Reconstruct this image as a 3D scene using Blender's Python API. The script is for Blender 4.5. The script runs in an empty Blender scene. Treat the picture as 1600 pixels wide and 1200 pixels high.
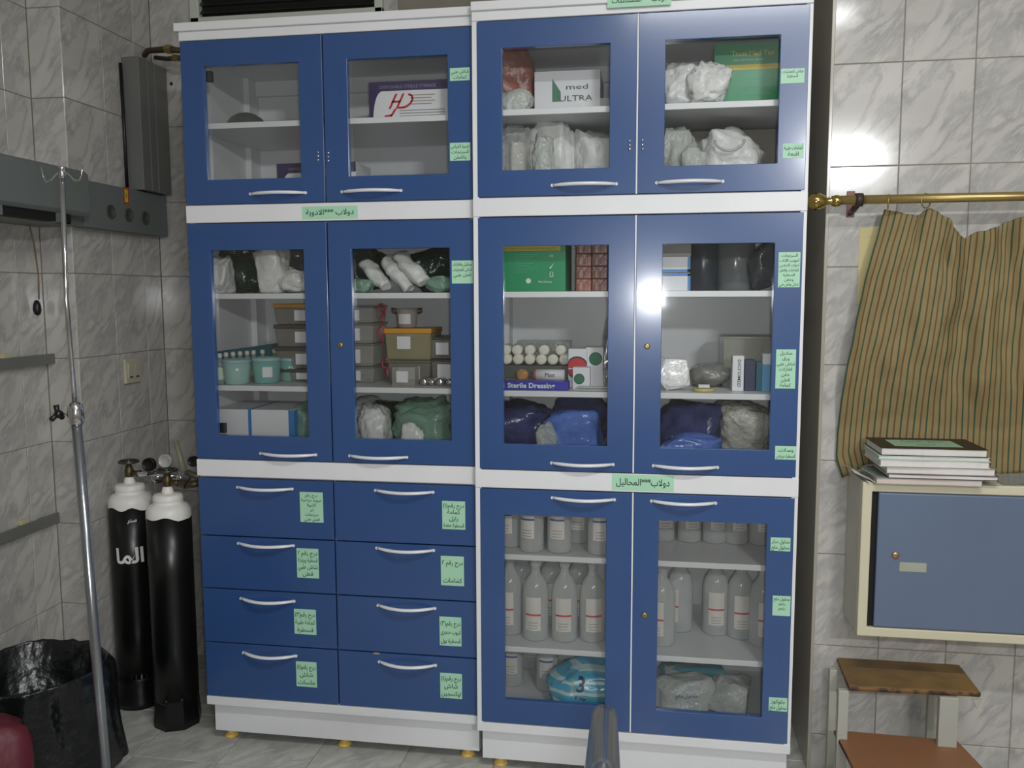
import bpy, bmesh, math, random
from mathutils import Vector, Matrix, noise

S = bpy.context.scene
COL = S.collection
rnd = random.Random(7)
PI = math.pi

# ------------------------------------------------------------------ camera
F = 1332.97
RC = ((0.98775289, -0.15551308, -0.01264585), (0.15598381, 0.98234133, 0.10331779), (-0.00364472, -0.10402499, 0.99456801))
CAM = Vector((0.49874, -2.46465, 1.46))
cd = bpy.data.cameras.new('camera')
cam = bpy.data.objects.new('camera', cd)
COL.objects.link(cam)
cd.sensor_width = 36
cd.lens = F / 1600 * 36
cd.clip_start = .02
cam.matrix_world = Matrix(((RC[0][0], RC[0][2], -RC[0][1], CAM.x), (RC[1][0], RC[1][2], -RC[1][1], CAM.y),
                           (RC[2][0], RC[2][2], -RC[2][1], CAM.z), (0, 0, 0, 1)))
S.camera = cam

# ------------------------------------------------------------------ light
w = bpy.data.worlds.new('world')
S.world = w
w.use_nodes = True
w.node_tree.nodes['Background'].inputs[0].default_value = (.75, .8, .9, 1)
w.node_tree.nodes['Background'].inputs[1].default_value = .12
S.view_settings.view_transform = 'Standard'
S.view_settings.look = 'None'
S.view_settings.exposure = -.08
S.view_settings.gamma = 1
S.view_settings.use_curve_mapping = False

def area_light(name, loc, rot, sx, sy, power, col=(1, .97, .92)):
    l = bpy.data.lights.new(name, 'AREA')
    l.shape = 'RECTANGLE'
    l.size = sx
    l.size_y = sy
    l.energy = power
    l.color = col
    o = bpy.data.objects.new(name, l)
    COL.objects.link(o)
    o.location = loc
    o.rotation_euler = rot
    return o
area_light('ceiling_tube_light', (.95, -1.95, 2.86), (0, 0, 0), 1.1, .12, 36, (.975, .99, 1))
area_light('rear_tube_light', (1.95, -4.3, 2.5), (math.radians(82), 0, 0), .5, .12, 50, (.975, .99, 1))
fl = bpy.data.lights.new('camera_flash', 'POINT')
fl.energy = 42
fl.shadow_soft_size = .03
fl.color = (.95, .97, 1)
flo = bpy.data.objects.new('camera_flash', fl)
COL.objects.link(flo)
flo.location = CAM + Vector((.03, -.02, -.01))

# ------------------------------------------------------------------ helpers
def P(px, py, y=None, x=None, z=None):
    """point seen at a pixel of the 1600x1200 photograph, on a plane of the room"""
    d = [RC[i][0] * (px - 800) / F + RC[i][1] - RC[i][2] * (py - 600) / F for i in range(3)]
    if y is not None: t = (y - CAM.y) / d[1]
    elif x is not None: t = (x - CAM.x) / d[0]
    else: t = (z - CAM.z) / d[2]
    return Vector((CAM.x + t * d[0], CAM.y + t * d[1], CAM.z + t * d[2]))

def lin(c):
    return tuple(((v / 255) / 12.92 if v <= 10 else (((v / 255) + .055) / 1.055) ** 2.4) for v in c) + (1,)

MATS = {}
def nn(nt, t, **kw):
    n = nt.nodes.new(t)
    for k, v in kw.items():
        if hasattr(n, k): setattr(n, k, v)
        else: n.inputs[k].default_value = v
    return n
def mat(name, c, rough=.5, metal=0, coat=0, var=.06, scale=12, bump=0, bscale=40, spec=.5, trans=0, alpha=1, wave=None, c2=None, thr=None, subsurf=0):
    """principled material with procedural colour variation and relief; alpha < 1 lets part of the light straight through"""
    if name in MATS: return MATS[name]
    m = bpy.data.materials.new(name)
    m.use_nodes = True
    nt = m.node_tree
    b = nt.nodes['Principled BSDF']
    L = nt.links.new
    b.inputs['Roughness'].default_value = rough
    b.inputs['Metallic'].default_value = metal
    b.inputs['Coat Weight'].default_value = coat
    b.inputs['Coat Roughness'].default_value = .14
    b.inputs['Specular IOR Level'].default_value = spec
    tc = nn(nt, 'ShaderNodeTexCoord')
    no = nn(nt, 'ShaderNodeTexNoise')
    no.inputs['Scale'].default_value = scale
    no.inputs['Detail'].default_value = 4
    L(tc.outputs['Object'], no.inputs['Vector'])
    mx = nn(nt, 'ShaderNodeMix', data_type='RGBA')
    base = lin(c)
    if c2:
        mx.inputs[6].default_value = base
        mx.inputs[7].default_value = lin(c2)
        rp = nn(nt, 'ShaderNodeValToRGB')
        t = thr or (.45, .6)
        rp.color_ramp.elements[0].position = t[0]
        rp.color_ramp.elements[1].position = t[1]
        L(no.outputs['Fac'], rp.inputs[0])
        L(rp.outputs[0], mx.inputs[0])
    else:
        mx.inputs[6].default_value = tuple(v * (1 - var * 2) for v in base[:3]) + (1,)
        mx.inputs[7].default_value = tuple(min(1, v * (1 + var * 2)) for v in base[:3]) + (1,)
        L(no.outputs['Fac'], mx.inputs[0])
    L(mx.outputs[2], b.inputs['Base Color'])
    if bump:
        n2 = nn(nt, 'ShaderNodeTexNoise')
        n2.inputs['Scale'].default_value = bscale
        n2.inputs['Detail'].default_value = 3
        L(tc.outputs['Object'], n2.inputs['Vector'])
        bp = nn(nt, 'ShaderNodeBump')
        bp.inputs['Strength'].default_value = bump
        bp.inputs['Distance'].default_value = .01
        L(n2.outputs['Fac'], bp.inputs['Height'])
        L(bp.outputs[0], b.inputs['Normal'])
    if alpha < 1:
        out = nt.nodes['Material Output']
        tr = nn(nt, 'ShaderNodeBsdfTransparent')
        ms = nn(nt, 'ShaderNodeMixShader')
        lw = nn(nt, 'ShaderNodeLayerWeight')
        lw.inputs[0].default_value = .35
        ma = nn(nt, 'ShaderNodeMath', operation='MULTIPLY_ADD')
        ma.inputs[1].default_value = 1 - alpha
        ma.inputs[2].default_value = alpha
        L(lw.outputs['Facing'], ma.inputs[0])
        L(ma.outputs[0], ms.inputs[0])
        L(tr.outputs[0], ms.inputs[1])
        L(b.outputs[0], ms.inputs[2])
        L(ms.outputs[0], out.inputs['Surface'])
    MATS[name] = m
    return m

def glass_mat():
    m = bpy.data.materials.new('pane_glass')
    m.use_nodes = True
    nt = m.node_tree
    nt.nodes.remove(nt.nodes['Principled BSDF'])
    out = nt.nodes['Material Output']
    tr = nn(nt, 'ShaderNodeBsdfTransparent')
    tr.inputs[0].default_value = (.99, .995, .99, 1)
    gl = nn(nt, 'ShaderNodeBsdfGlossy')
    gl.inputs['Roughness'].default_value = .06
    fr = nn(nt, 'ShaderNodeFresnel')
    fr.inputs[0].default_value = 1.5
    tc = nn(nt, 'ShaderNodeTexCoord')
    n2 = nn(nt, 'ShaderNodeTexNoise')
    n2.inputs['Scale'].default_value = 9
    bp = nn(nt, 'ShaderNodeBump')
    bp.inputs['Strength'].default_value = .05
    bp.inputs['Distance'].default_value = .01
    nt.links.new(tc.outputs['Object'], n2.inputs['Vector'])
    nt.links.new(n2.outputs['Fac'], bp.inputs['Height'])
    nt.links.new(bp.outputs[0], gl.inputs['Normal'])
    ms = nn(nt, 'ShaderNodeMixShader')
    nt.links.new(fr.outputs[0], ms.inputs[0])
    nt.links.new(tr.outputs[0], ms.inputs[1])
    nt.links.new(gl.outputs[0], ms.inputs[2])
    nt.links.new(ms.outputs[0], out.inputs['Surface'])
    return m

def marble_mat(name, base, vein, rough, sc=1.0, vmix=.5):
    """glazed ceramic tile printed with diagonal marble veins; the same print on each tile with small tone changes"""
    m = bpy.data.materials.new(name)
    m.use_nodes = True
    nt = m.node_tree
    L = nt.links.new
    b = nt.nodes['Principled BSDF']
    b.inputs['Roughness'].default_value = rough
    tc = nn(nt, 'ShaderNodeTexCoord')
    oi = nn(nt, 'ShaderNodeObjectInfo')
    mp = nn(nt, 'ShaderNodeMapping')
    mp.inputs['Scale'].default_value = (4.5 * sc, 13 * sc, 4 * sc)
    rt = nn(nt, 'ShaderNodeMapping')
    rt.inputs['Rotation'].default_value = (0, 0, math.radians(-50))
    addv = nn(nt, 'ShaderNodeVectorMath', operation='MULTIPLY_ADD')
    rv = nn(nt, 'ShaderNodeMath', operation='MULTIPLY')
    rv.inputs[1].default_value = 3
    L(oi.outputs['Random'], rv.inputs[0])
    rr = nn(nt, 'ShaderNodeMath', operation='FLOOR')
    L(rv.outputs[0], rr.inputs[0])
    cb = nn(nt, 'ShaderNodeCombineXYZ')
    L(rr.outputs[0], cb.inputs[0])
    L(rr.outputs[0], cb.inputs[1])
    addv.inputs[1].default_value = (.37, .21, 0)
    L(cb.outputs[0], addv.inputs[0])
    L(tc.outputs['Object'], addv.inputs[2])
    L(addv.outputs[0], rt.inputs['Vector'])
    L(rt.outputs[0], mp.inputs['Vector'])
    n1 = nn(nt, 'ShaderNodeTexNoise')
    n1.inputs['Scale'].default_value = 1.1
    n1.inputs['Detail'].default_value = 6
    n1.inputs['Roughness'].default_value = .62
    n1.inputs['Distortion'].default_value = .35
    L(mp.outputs[0], n1.inputs['Vector'])
    ab = nn(nt, 'ShaderNodeMath', operation='SUBTRACT')
    ab.inputs[1].default_value = .5
    L(n1.outputs['Fac'], ab.inputs[0])
    a2 = nn(nt, 'ShaderNodeMath', operation='ABSOLUTE')
    L(ab.outputs[0], a2.inputs[0])
    rp = nn(nt, 'ShaderNodeValToRGB')
    rp.color_ramp.elements[0].position = 0
    rp.color_ramp.elements[0].color = (1, 1, 1, 1)
    rp.color_ramp.elements[1].position = .085
    rp.color_ramp.elements[1].color = (0, 0, 0, 1)
    L(a2.outputs[0], rp.inputs[0])
    n3 = nn(nt, 'ShaderNodeTexNoise')
    n3.inputs['Scale'].default_value = 9 * sc
    L(tc.outputs['Object'], n3.inputs['Vector'])
    mu = nn(nt, 'ShaderNodeMath', operation='MULTIPLY')
    L(rp.outputs[0], mu.inputs[0])
    L(n3.outputs['Fac'], mu.inputs[1])
    mu2 = nn(nt, 'ShaderNodeMath', operation='MULTIPLY')
    mu2.inputs[1].default_value = vmix * 1.7
    L(mu.outputs[0], mu2.inputs[0])
    mx0 = nn(nt, 'ShaderNodeMix', data_type='RGBA')
    mx0.inputs[6].default_value = lin(base)
    mx0.inputs[7].default_value = lin(tuple(v * .9 for v in base))
    L(n1.outputs['Fac'], mx0.inputs[0])
    mx = nn(nt, 'ShaderNodeMix', data_type='RGBA')
    L(mx0.outputs[2], mx.inputs[6])
    mx.inputs[7].default_value = lin(vein)
    L(mu2.outputs[0], mx.inputs[0])
    L(mx.outputs[2], b.inputs['Base Color'])
    return m

def stripe_mat(name, c1, c2, c3, freq, width, rough=.8, angle=None):
    """woven stripes along the UV, with a fine thread relief"""
    m = bpy.data.materials.new(name)
    m.use_nodes = True
    nt = m.node_tree
    L = nt.links.new
    b = nt.nodes['Principled BSDF']
    b.inputs['Roughness'].default_value = rough
    tc = nn(nt, 'ShaderNodeTexCoord')
    sp = nn(nt, 'ShaderNodeSeparateXYZ')
    L(tc.outputs['UV'], sp.inputs[0])
    mu = nn(nt, 'ShaderNodeMath', operation='MULTIPLY')
    mu.inputs[1].default_value = freq
    L(sp.outputs[0], mu.inputs[0])
    fr = nn(nt, 'ShaderNodeMath', operation='FRACT')
    L(mu.outputs[0], fr.inputs[0])
    lt = nn(nt, 'ShaderNodeMath', operation='LESS_THAN')
    lt.inputs[1].default_value = width
    L(fr.outputs[0], lt.inputs[0])
    h2 = nn(nt, 'ShaderNodeMath', operation='MULTIPLY')
    h2.inputs[1].default_value = freq / 2
    L(sp.outputs[0], h2.inputs[0])
    f2 = nn(nt, 'ShaderNodeMath', operation='FRACT')
    L(h2.outputs[0], f2.inputs[0])
    g2 = nn(nt, 'ShaderNodeMath', operation='GREATER_THAN')
    g2.inputs[1].default_value = .5
    L(f2.outputs[0], g2.inputs[0])
    dk = nn(nt, 'ShaderNodeMix', data_type='RGBA')
    dk.inputs[6].default_value = lin(c2)
    dk.inputs[7].default_value = lin(c3)
    L(g2.outputs[0], dk.inputs[0])
    no = nn(nt, 'ShaderNodeTexNoise')
    no.inputs['Scale'].default_value = 14
    L(tc.outputs['UV'], no.inputs['Vector'])
    bs = nn(nt, 'ShaderNodeMix', data_type='RGBA')
    bs.inputs[6].default_value = lin(c1)
    bs.inputs[7].default_value = lin(tuple(v * .86 for v in c1))
    L(no.outputs['Fac'], bs.inputs[0])
    mx = nn(nt, 'ShaderNodeMix', data_type='RGBA')
    L(lt.outputs[0], mx.inputs[0])
    L(bs.outputs[2], mx.inputs[6])
    L(dk.outputs[2], mx.inputs[7])
    L(mx.outputs[2], b.inputs['Base Color'])
    n2 = nn(nt, 'ShaderNodeTexNoise')
    n2.inputs['Scale'].default_value = 60
    L(tc.outputs['UV'], n2.inputs['Vector'])
    bp = nn(nt, 'ShaderNodeBump')
    bp.inputs['Strength'].default_value = .25
    bp.inputs['Distance'].default_value = .004
    L(n2.outputs['Fac'], bp.inputs['Height'])
    L(bp.outputs[0], b.inputs['Normal'])
    return m

def tag(o, label=None, cat=None, group=None, kind=None):
    if label: o['label'] = label
    if cat: o['category'] = cat
    if group: o['group'] = group
    if kind: o['kind'] = kind
    return o

def thing(name, label, cat, loc, group=None, kind=None, rotz=0):
    o = bpy.data.objects.new(name, None)
    COL.objects.link(o)
    o.empty_display_size = .05
    o.location = loc
    o.rotation_euler = (0, 0, rotz)
    return tag(o, label, cat, group, kind)

WLOC = {}
def wloc(o):
    v = Vector((0, 0, 0))
    while o:
        v += o.location
        o = o.parent
    return v

class MB:
    def __init__(s):
        s.v = []; s.f = []; s.m = []; s.s = []; s.uv = {}
    def add(s, vs, fs, mi=0, sm=False, uvs=None):
        n = len(s.v)
        s.v += [tuple(v) for v in vs]
        for i, f in enumerate(fs):
            if uvs: s.uv[len(s.f)] = [uvs[k] for k in f]
            s.f.append(tuple(k + n for k in f)); s.m.append(mi); s.s.append(sm)
        return s
    def box(s, x0, x1, y0, y1, z0, z1, mi=0, front=None):
        vs = [(x, y, z) for x in (x0, x1) for y in (y0, y1) for z in (z0, z1)]
        fs = [(0, 1, 3, 2), (4, 6, 7, 5), (0, 4, 5, 1), (2, 3, 7, 6), (0, 2, 6, 4), (1, 5, 7, 3)]
        for k, f in enumerate(fs): s.add(vs, [f], front if (front is not None and k == 2) else mi) if front is not None else None
        if front is None: s.add(vs, fs, mi)
        return s
    def bbox(s, x0, x1, y0, y1, z0, z1, c=.002, mi=0):
        """box with chamfered edges"""
        bm = bmesh.new()
        bmesh.ops.create_cube(bm, size=1)
        for v in bm.verts:
            v.co = Vector((x0 + (v.co.x + .5) * (x1 - x0), y0 + (v.co.y + .5) * (y1 - y0), z0 + (v.co.z + .5) * (z1 - z0)))
        c = min(c, abs(x1 - x0) * .45, abs(y1 - y0) * .45, abs(z1 - z0) * .45)
        bmesh.ops.bevel(bm, geom=list(bm.edges), offset=c, segments=2, profile=.5, affect='EDGES')
        return s.bm(bm, mi)
    def bm(s, bm, mi=0, sm=False):
        bm.verts.ensure_lookup_table()
        for i, v in enumerate(bm.verts): v.index = i
        s.add([v.co for v in bm.verts], [[v.index for v in f.verts] for f in bm.faces], mi, sm)
        bm.free()
        return s
    def prism(s, poly, a0, a1, axis='y', mi=0, sm=False):
        """poly = 2D points; extruded along axis"""
        n = len(poly)
        def q(p, a):
            return {'y': (p[0], a, p[1]), 'x': (a, p[0], p[1]), 'z': (p[0], p[1], a)}[axis]
        vs = [q(p, a0) for p in poly] + [q(p, a1) for p in poly]
        fs = [tuple(range(n)), tuple(range(2 * n - 1, n - 1, -1))]
        s.add(vs, fs, mi)
        s.add(vs, [(i, i + n, (i + 1) % n + n, (i + 1) % n) for i in range(n)], mi, sm)
        return s
    def tube(s, pts, r, seg=10, mi=0, cap=True, sm=True, flat=1.0):
        pts = [Vector(p) for p in pts]
        n = len(pts)
        rs = r if isinstance(r, (list, tuple)) else [r] * n
        t0 = (pts[1] - pts[0]).normalized()
        u = t0.orthogonal().normalized() if abs(t0.z) > .9 else t0.cross(Vector((0, 0, 1))).normalized()
        vs = []
        for i, p in enumerate(pts):
            t = (pts[min(i + 1, n - 1)] - pts[max(i - 1, 0)]).normalized()
            u = (u - t * u.dot(t)).normalized()
            w_ = t.cross(u)
            for k in range(seg):
                a = 2 * PI * k / seg
                vs.append(p + (u * math.cos(a) + w_ * math.sin(a) * flat) * rs[i])
        fs = [(i * seg + k, i * seg + (k + 1) % seg, (i + 1) * seg + (k + 1) % seg, (i + 1) * seg + k) for i in range(n - 1) for k in range(seg)]
        s.add(vs, fs, mi, sm)
        if cap:
            s.add(vs[:seg], [tuple(range(seg - 1, -1, -1))], mi)
            s.add(vs[-seg:], [tuple(range(seg))], mi)
        return s
    def lathe(s, prof, c, seg=24, mi=0, sm=True, M=None, cap=True):
        """profile [(r, h)] turned about the vertical through c (or about matrix M)"""
        vs = []
        for r, h in prof:
            for k in range(seg):
                a = 2 * PI * k / seg
                v = Vector((r * math.cos(a), r * math.sin(a), h))
                vs.append((M @ v if M else v) + Vector(c))
        n = len(prof)
        fs = [(i * seg + k, i * seg + (k + 1) % seg, (i + 1) * seg + (k + 1) % seg, (i + 1) * seg + k) for i in range(n - 1) for k in range(seg)]
        s.add(vs, fs, mi, sm)
        if cap:
            if prof[0][0] > 1e-4: s.add(vs[:seg], [tuple(range(seg - 1, -1, -1))], mi)
            if prof[-1][0] > 1e-4: s.add(vs[-seg:], [tuple(range(seg))], mi)
        return s
    def grid(s, fn, nu, nv, mi=0, sm=True, uv=False):
        vs = [fn(i / nu, j / nv) for j in range(nv + 1) for i in range(nu + 1)]
        uvs = [(i / nu, j / nv) for j in range(nv + 1) for i in range(nu + 1)] if uv else None
        fs = [(j * (nu + 1) + i, j * (nu + 1) + i + 1, (j + 1) * (nu + 1) + i + 1, (j + 1) * (nu + 1) + i) for j in range(nv) for i in range(nu)]
        return s.add(vs, fs, mi, sm, uvs)
    def crumple(s, cx, cy, z0, sx, sy, sz, seed=0, amp=.25, sub=4, pw=.75, mi=0, fr=1.6, tilt=0, sm=True):
        """soft crumpled package resting on z0"""
        bm = bmesh.new()
        bmesh.ops.create_icosphere(bm, subdivisions=sub, radius=1)
        off = Vector((seed * 3.17, seed * 1.31, seed * 2.7))
        rg_ = random.Random(int(seed * 97) + 5)
        pls = []
        for k in range(22):
            d_ = Vector((rg_.gauss(0, 1), rg_.gauss(0, 1), rg_.gauss(0, 1))).normalized()
            pls.append((d_, rg_.uniform(.70, .98)))
        for v in bm.verts:
            n = v.co.normalized()
            r_ = 1.16
            for d_, h_ in pls:      # flat folded facets
                k = n.dot(d_)
                if k > .05: r_ = min(r_, h_ / k)
            p = Vector([math.copysign(abs(k) ** pw, k) for k in n])
            a = abs(noise.noise(n * fr * 1.4 + off)) * 1.2
            b_ = abs(noise.noise(n * fr * 3.2 + off)) * .55
            k = r_ * (1 + amp * .6 * (.35 - a - b_))
            v.co = Vector((p.x * sx / 2 * k, p.y * sy / 2 * k, p.z * sz / 2 * k))
            if tilt:
                x_, z_ = v.co.x, v.co.z
                v.co.x = x_ * math.cos(tilt) - z_ * math.sin(tilt)
                v.co.z = x_ * math.sin(tilt) + z_ * math.cos(tilt)
        for v in bm.verts:
            v.co.z = max(v.co.z, -sz / 2 * .93)
        zm = min(v.co.z for v in bm.verts)
        for v in bm.verts: v.co += Vector((cx, cy, z0 - zm))
        return s.bm(bm, mi, sm)
    def text(s, txt, o, h, plane='front', mi=0, width=None, align='c', arab=False, lift=.0004, sx=1, M=None, bold=0):
        vs, fs = text_geo(shape_ar(txt) if arab else txt, bold)
        if not vs: return s
        x0 = min(v[0] for v in vs); x1 = max(v[0] for v in vs)
        k = h / .72
        kx = k * sx
        if width and (x1 - x0) * kx > width or (width and sx == 0): kx = width / (x1 - x0)
        ax = {'c': (x0 + x1) / 2, 'l': x0, 'r': x1}[align]
        o = Vector(o)
        out = []
        for v in vs:
            a, b_ = (v[0] - ax) * kx, v[1] * k
            if M: out.append(M @ Vector((a, b_, lift)))
            elif plane == 'front': out.append(o + Vector((a, -lift, b_)))
            elif plane == 'top': out.append(o + Vector((a, b_, lift)))
            elif plane == 'right': out.append(o + Vector((lift, a, b_)))
        return s.add(out, fs, mi)
    def build(s, name, mats, parent=None, label=None, cat=None, group=None, kind=None, bevel=0, local=False, base=True):
        me = bpy.data.meshes.new(name)
        vs = [Vector(v) for v in s.v]
        if parent is not None and not local:
            off = wloc(parent)
            pos = Vector((0, 0, 0))
        elif parent is None and base:
            xs = [v.x for v in vs]; ys = [v.y for v in vs]; zs = [v.z for v in vs]
            off = Vector(((min(xs) + max(xs)) / 2, (min(ys) + max(ys)) / 2, min(zs)))
            pos = off
        else:
            off = Vector((0, 0, 0)); pos = off.copy()
        me.from_pydata([v - off for v in vs], [], s.f)
        if not isinstance(mats, (list, tuple)): mats = [mats]
        for m in mats: me.materials.append(m)
        for i, p in enumerate(me.polygons):
            p.material_index = s.m[i]
            p.use_smooth = s.s[i]
        if s.uv:
            ul = me.uv_layers.new(name='uv')
            for i, p in enumerate(me.polygons):
                if i in s.uv:
                    for k, li in enumerate(p.loop_indices): ul.data[li].uv = s.uv[i][k]
        bm = bmesh.new()
        bm.from_mesh(me)
        bmesh.ops.remove_doubles(bm, verts=bm.verts, dist=1e-6)
        if bevel:
            es = [e for e in bm.edges if len(e.link_faces) == 2 and e.calc_face_angle(0) > .6]
            bmesh.ops.bevel(bm, geom=es, offset=bevel, segments=2, profile=.5, affect='EDGES', clamp_overlap=True)
        bmesh.ops.recalc_face_normals(bm, faces=bm.faces)
        bm.to_mesh(me)
        bm.free()
        o = bpy.data.objects.new(name, me)
        COL.objects.link(o)
        o.location = pos
        if parent is not None: o.parent = parent
        return tag(o, label, cat, group, kind)

def dup(root, loc, label=None, group=None, rotz=None):
    r = root.copy(); COL.objects.link(r); r.location = loc
    if rotz is not None: r.rotation_euler = (0, 0, rotz)
    if label: r['label'] = label
    if group: r['group'] = group
    for ch in list(root.children):
        c = ch.copy(); COL.objects.link(c); c.parent = r
        for g in list(ch.children):
            d = g.copy(); COL.objects.link(d); d.parent = c
    return r

TG = {}
def text_geo(t, bold=0):
    if (t, bold) in TG: return TG[(t, bold)]
    c = bpy.data.curves.new('lettering', 'FONT')
    c.body = t
    c.resolution_u = 2
    c.offset = bold
    o = bpy.data.objects.new('lettering', c)
    COL.objects.link(o)
    bpy.context.view_layer.update()
    me = bpy.data.meshes.new_from_object(o.evaluated_get(bpy.context.evaluated_depsgraph_get()))
    r = ([tuple(v.co) for v in me.vertices], [tuple(p.vertices) for p in me.polygons])
    bpy.data.objects.remove(o); bpy.data.curves.remove(c); bpy.data.meshes.remove(me)
    TG[(t, bold)] = r
    return r
AR = {}
for ch, cp, n in (('ا', 0xFE8D, 2), ('ب', 0xFE8F, 4), ('ة', 0xFE93, 2), ('ت', 0xFE95, 4), ('ث', 0xFE99, 4), ('ج', 0xFE9D, 4), ('ح', 0xFEA1, 4), ('خ', 0xFEA5, 4),
                  ('د', 0xFEA9, 2), ('ذ', 0xFEAB, 2), ('ر', 0xFEAD, 2), ('ز', 0xFEAF, 2), ('س', 0xFEB1, 4), ('ش', 0xFEB5, 4), ('ص', 0xFEB9, 4), ('ض', 0xFEBD, 4),
                  ('ط', 0xFEC1, 4), ('ع', 0xFEC9, 4), ('غ', 0xFECD, 4), ('ف', 0xFED1, 4), ('ق', 0xFED5, 4), ('ك', 0xFED9, 4), ('ل', 0xFEDD, 4), ('م', 0xFEE1, 4),
                  ('ن', 0xFEE5, 4), ('ه', 0xFEE9, 4), ('و', 0xFEED, 2), ('ى', 0xFEEF, 2), ('ي', 0xFEF1, 4), ('أ', 0xFE83, 2), ('آ', 0xFE81, 2), ('1', 0xFEFB, 2), ('2', 0xFEF7, 2)):
    AR[ch] = (cp, n)
def shape_ar(t):
    t = t.replace('لا', '1').replace('لأ', '2')
    out = []
    for i, ch in enumerate(t):
        if ch not in AR:
            out.append({'(': ')', ')': '('}.get(ch, ch)); continue
        cp, n = AR[ch]
        pj = i > 0 and t[i - 1] in AR and AR[t[i - 1]][1] == 4
        nj = n == 4 and i + 1 < len(t) and t[i + 1] in AR
        out.append(chr(cp + (3 if pj and nj else 2 if nj else 1 if pj else 0)))
    return ''.join(reversed(out))

# ------------------------------------------------------------------ materials
WHITE = mat('white_laminate', (224, 225, 227), .35, var=.02)
BLUE = mat('blue_laminate', (46, 78, 130), .3, var=.04, scale=5, coat=.7, bump=.06, bscale=3)
HANDLE = mat('white_metal', (226, 226, 228), .28, coat=.3, var=.01)
GLASS = glass_mat()
NOTE = mat('mint_paper', (168, 215, 184), .45, var=.03)
INK = mat('dark_ink', (25, 38, 36), .6)
CHROME = mat('chrome', (205, 205, 208), .12, 1, var=.03)
BRASS = mat('brass', (172, 150, 96), .33, .75, var=.08)
OLDBRASS = mat('old_brass', (92, 80, 58), .45, .7, var=.15)
BLACK = mat('black_plastic', (18, 18, 20), .4)
DARK = mat('dark_gap', (12, 12, 14), .8)
TILE = marble_mat('marble_tile', (201, 198, 192), (130, 130, 134), .12, 1, .5)
FTILE = marble_mat('floor_tile_marble', (200, 200, 194), (130, 130, 128), .22, .8, .45)
GROUT = mat('grout', (140, 134, 122), .9)
PAINT = mat('wall_paint', (170, 168, 160), .8)
CEIL = mat('ceiling_paint', (215, 214, 208), .9)
NICHE = mat('grey_gloss_panel', (165, 160, 148), .2, var=.05, scale=3)
GREYM = mat('grey_enamel', (108, 110, 106), .5, var=.04)
GREYD = mat('dark_grey_enamel', (70, 70, 64), .55, var=.06)
CARD_W = mat('white_card', (224, 224, 228), .55, var=.02)
CARD_G = mat('green_card', (0, 138, 88), .35, var=.04)
CARD_P = mat('purple_card', (64, 50, 92), .4, var=.03)
CARD_B = mat('blue_card', (38, 122, 190), .4, var=.04)
CARD_N = mat('navy_card', (36, 42, 78), .45, var=.04)
RED = mat('red_print', (196, 36, 52), .45)
YEL = mat('yellow_print', (214, 190, 40), .45)
GRN = mat('green_print', (22, 112, 78), .45)
GREYT = mat('grey_print', (140, 136, 134), .5)
LITET = mat('pale_print', (190, 214, 198), .5)
BROWNP = mat('brown_wrap', (150, 94, 82), .3, var=.15, scale=30, bump=.3, bscale=60)
PL_W = mat('white_plastic_wrap', (230, 230, 228), .3, var=.05, bump=.5, bscale=35, alpha=.9)
PL_G = mat('dark_green_bag', (22, 44, 36), .22, var=.25, scale=9, bump=.6, bscale=30)
PL_GT = mat('green_film', (150, 186, 166), .2, var=.25, scale=14, bump=.9, bscale=30, alpha=.6)
PL_B = mat('dark_blue_bag', (62, 68, 112), .22, var=.35, scale=16, bump=1, bscale=20)
PL_B2 = mat('blue_packet', (92, 124, 202), .2, var=.15, scale=16, bump=1, bscale=20)
PL_C = mat('clear_film', (214, 216, 214), .12, var=.05, bump=.8, bscale=28, alpha=.3)
PL_C2 = mat('hazy_film', (206, 210, 206), .2, var=.08, bump=.9, bscale=40, alpha=.62)
PL_K = mat('grey_dark_bag', (70, 76, 82), .2, var=.2, bump=.4, bscale=14)
BOTTLE = mat('bottle_plastic', (222, 226, 226), .14, var=.03, bump=.1, bscale=20, alpha=.4)
AQUA = mat('aqua_plastic', (140, 196, 190), .2, var=.04, alpha=.75)
CLEARP = mat('clear_box_plastic', (196, 194, 186), .12, var=.04, alpha=.36)
SMOKE = mat('smoke_box_plastic', (140, 136, 128), .16, var=.06, alpha=.6)
ORANGE = mat('orange_lid', (210, 150, 48), .4, var=.05)
SILVER = mat('silver_foil', (200, 200, 200), .2, .9, bump=.4, bscale=60)
CYAN = mat('cyan_bag', (52, 140, 170), .25, var=.12, scale=12, bump=.5, bscale=25)
GAUZE = mat('gauze_roll', (222, 218, 204), .7, var=.05, bump=.3, bscale=90)

# ------------------------------------------------------------------ the room
ZA, TH, TW = 1.5361, .28374, .192
XC, YW, YB, X1, X2, YS = 1.006, .139, .6425, -1.499, -1.381, .126
ZC = 2.955
def wall(name, boxes, m):
    b = MB()
    for q in boxes: b.box(*q)
    return b.build(name, m, kind='structure')
wl = wall('wall_left', [(X1 - .12, X1 - .0022, -4.6, YS, 0, ZC), (X1 - .12, X2 - .0022, YS + .0022, YB + .1, 0, ZC)], GROUT)
wb = wall('wall_back', [(X2, XC + .2, YB + .0022, YB + .12, 0, ZC)], GROUT)
wr = wall('wall_right', [(XC + .006, 3.3, YW + .0022, YB + .006, 0, ZC)], GROUT)
wall('wall_side', [(3.3, 3.4, -4.6, YW, 0, ZC)], PAINT)
wall('wall_rear', [(X1 - .12, 3.4, -4.7, -4.6, 0, ZC)], PAINT)
wall('ceiling', [(X1 - .12, 3.4, -4.7, YB + .1, ZC, ZC + .1)], CEIL)
fl_ = wall('floor', [(X1 - .12, 3.4, -4.7, YB + .1, -.1, -.0018)], GROUT)

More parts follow.
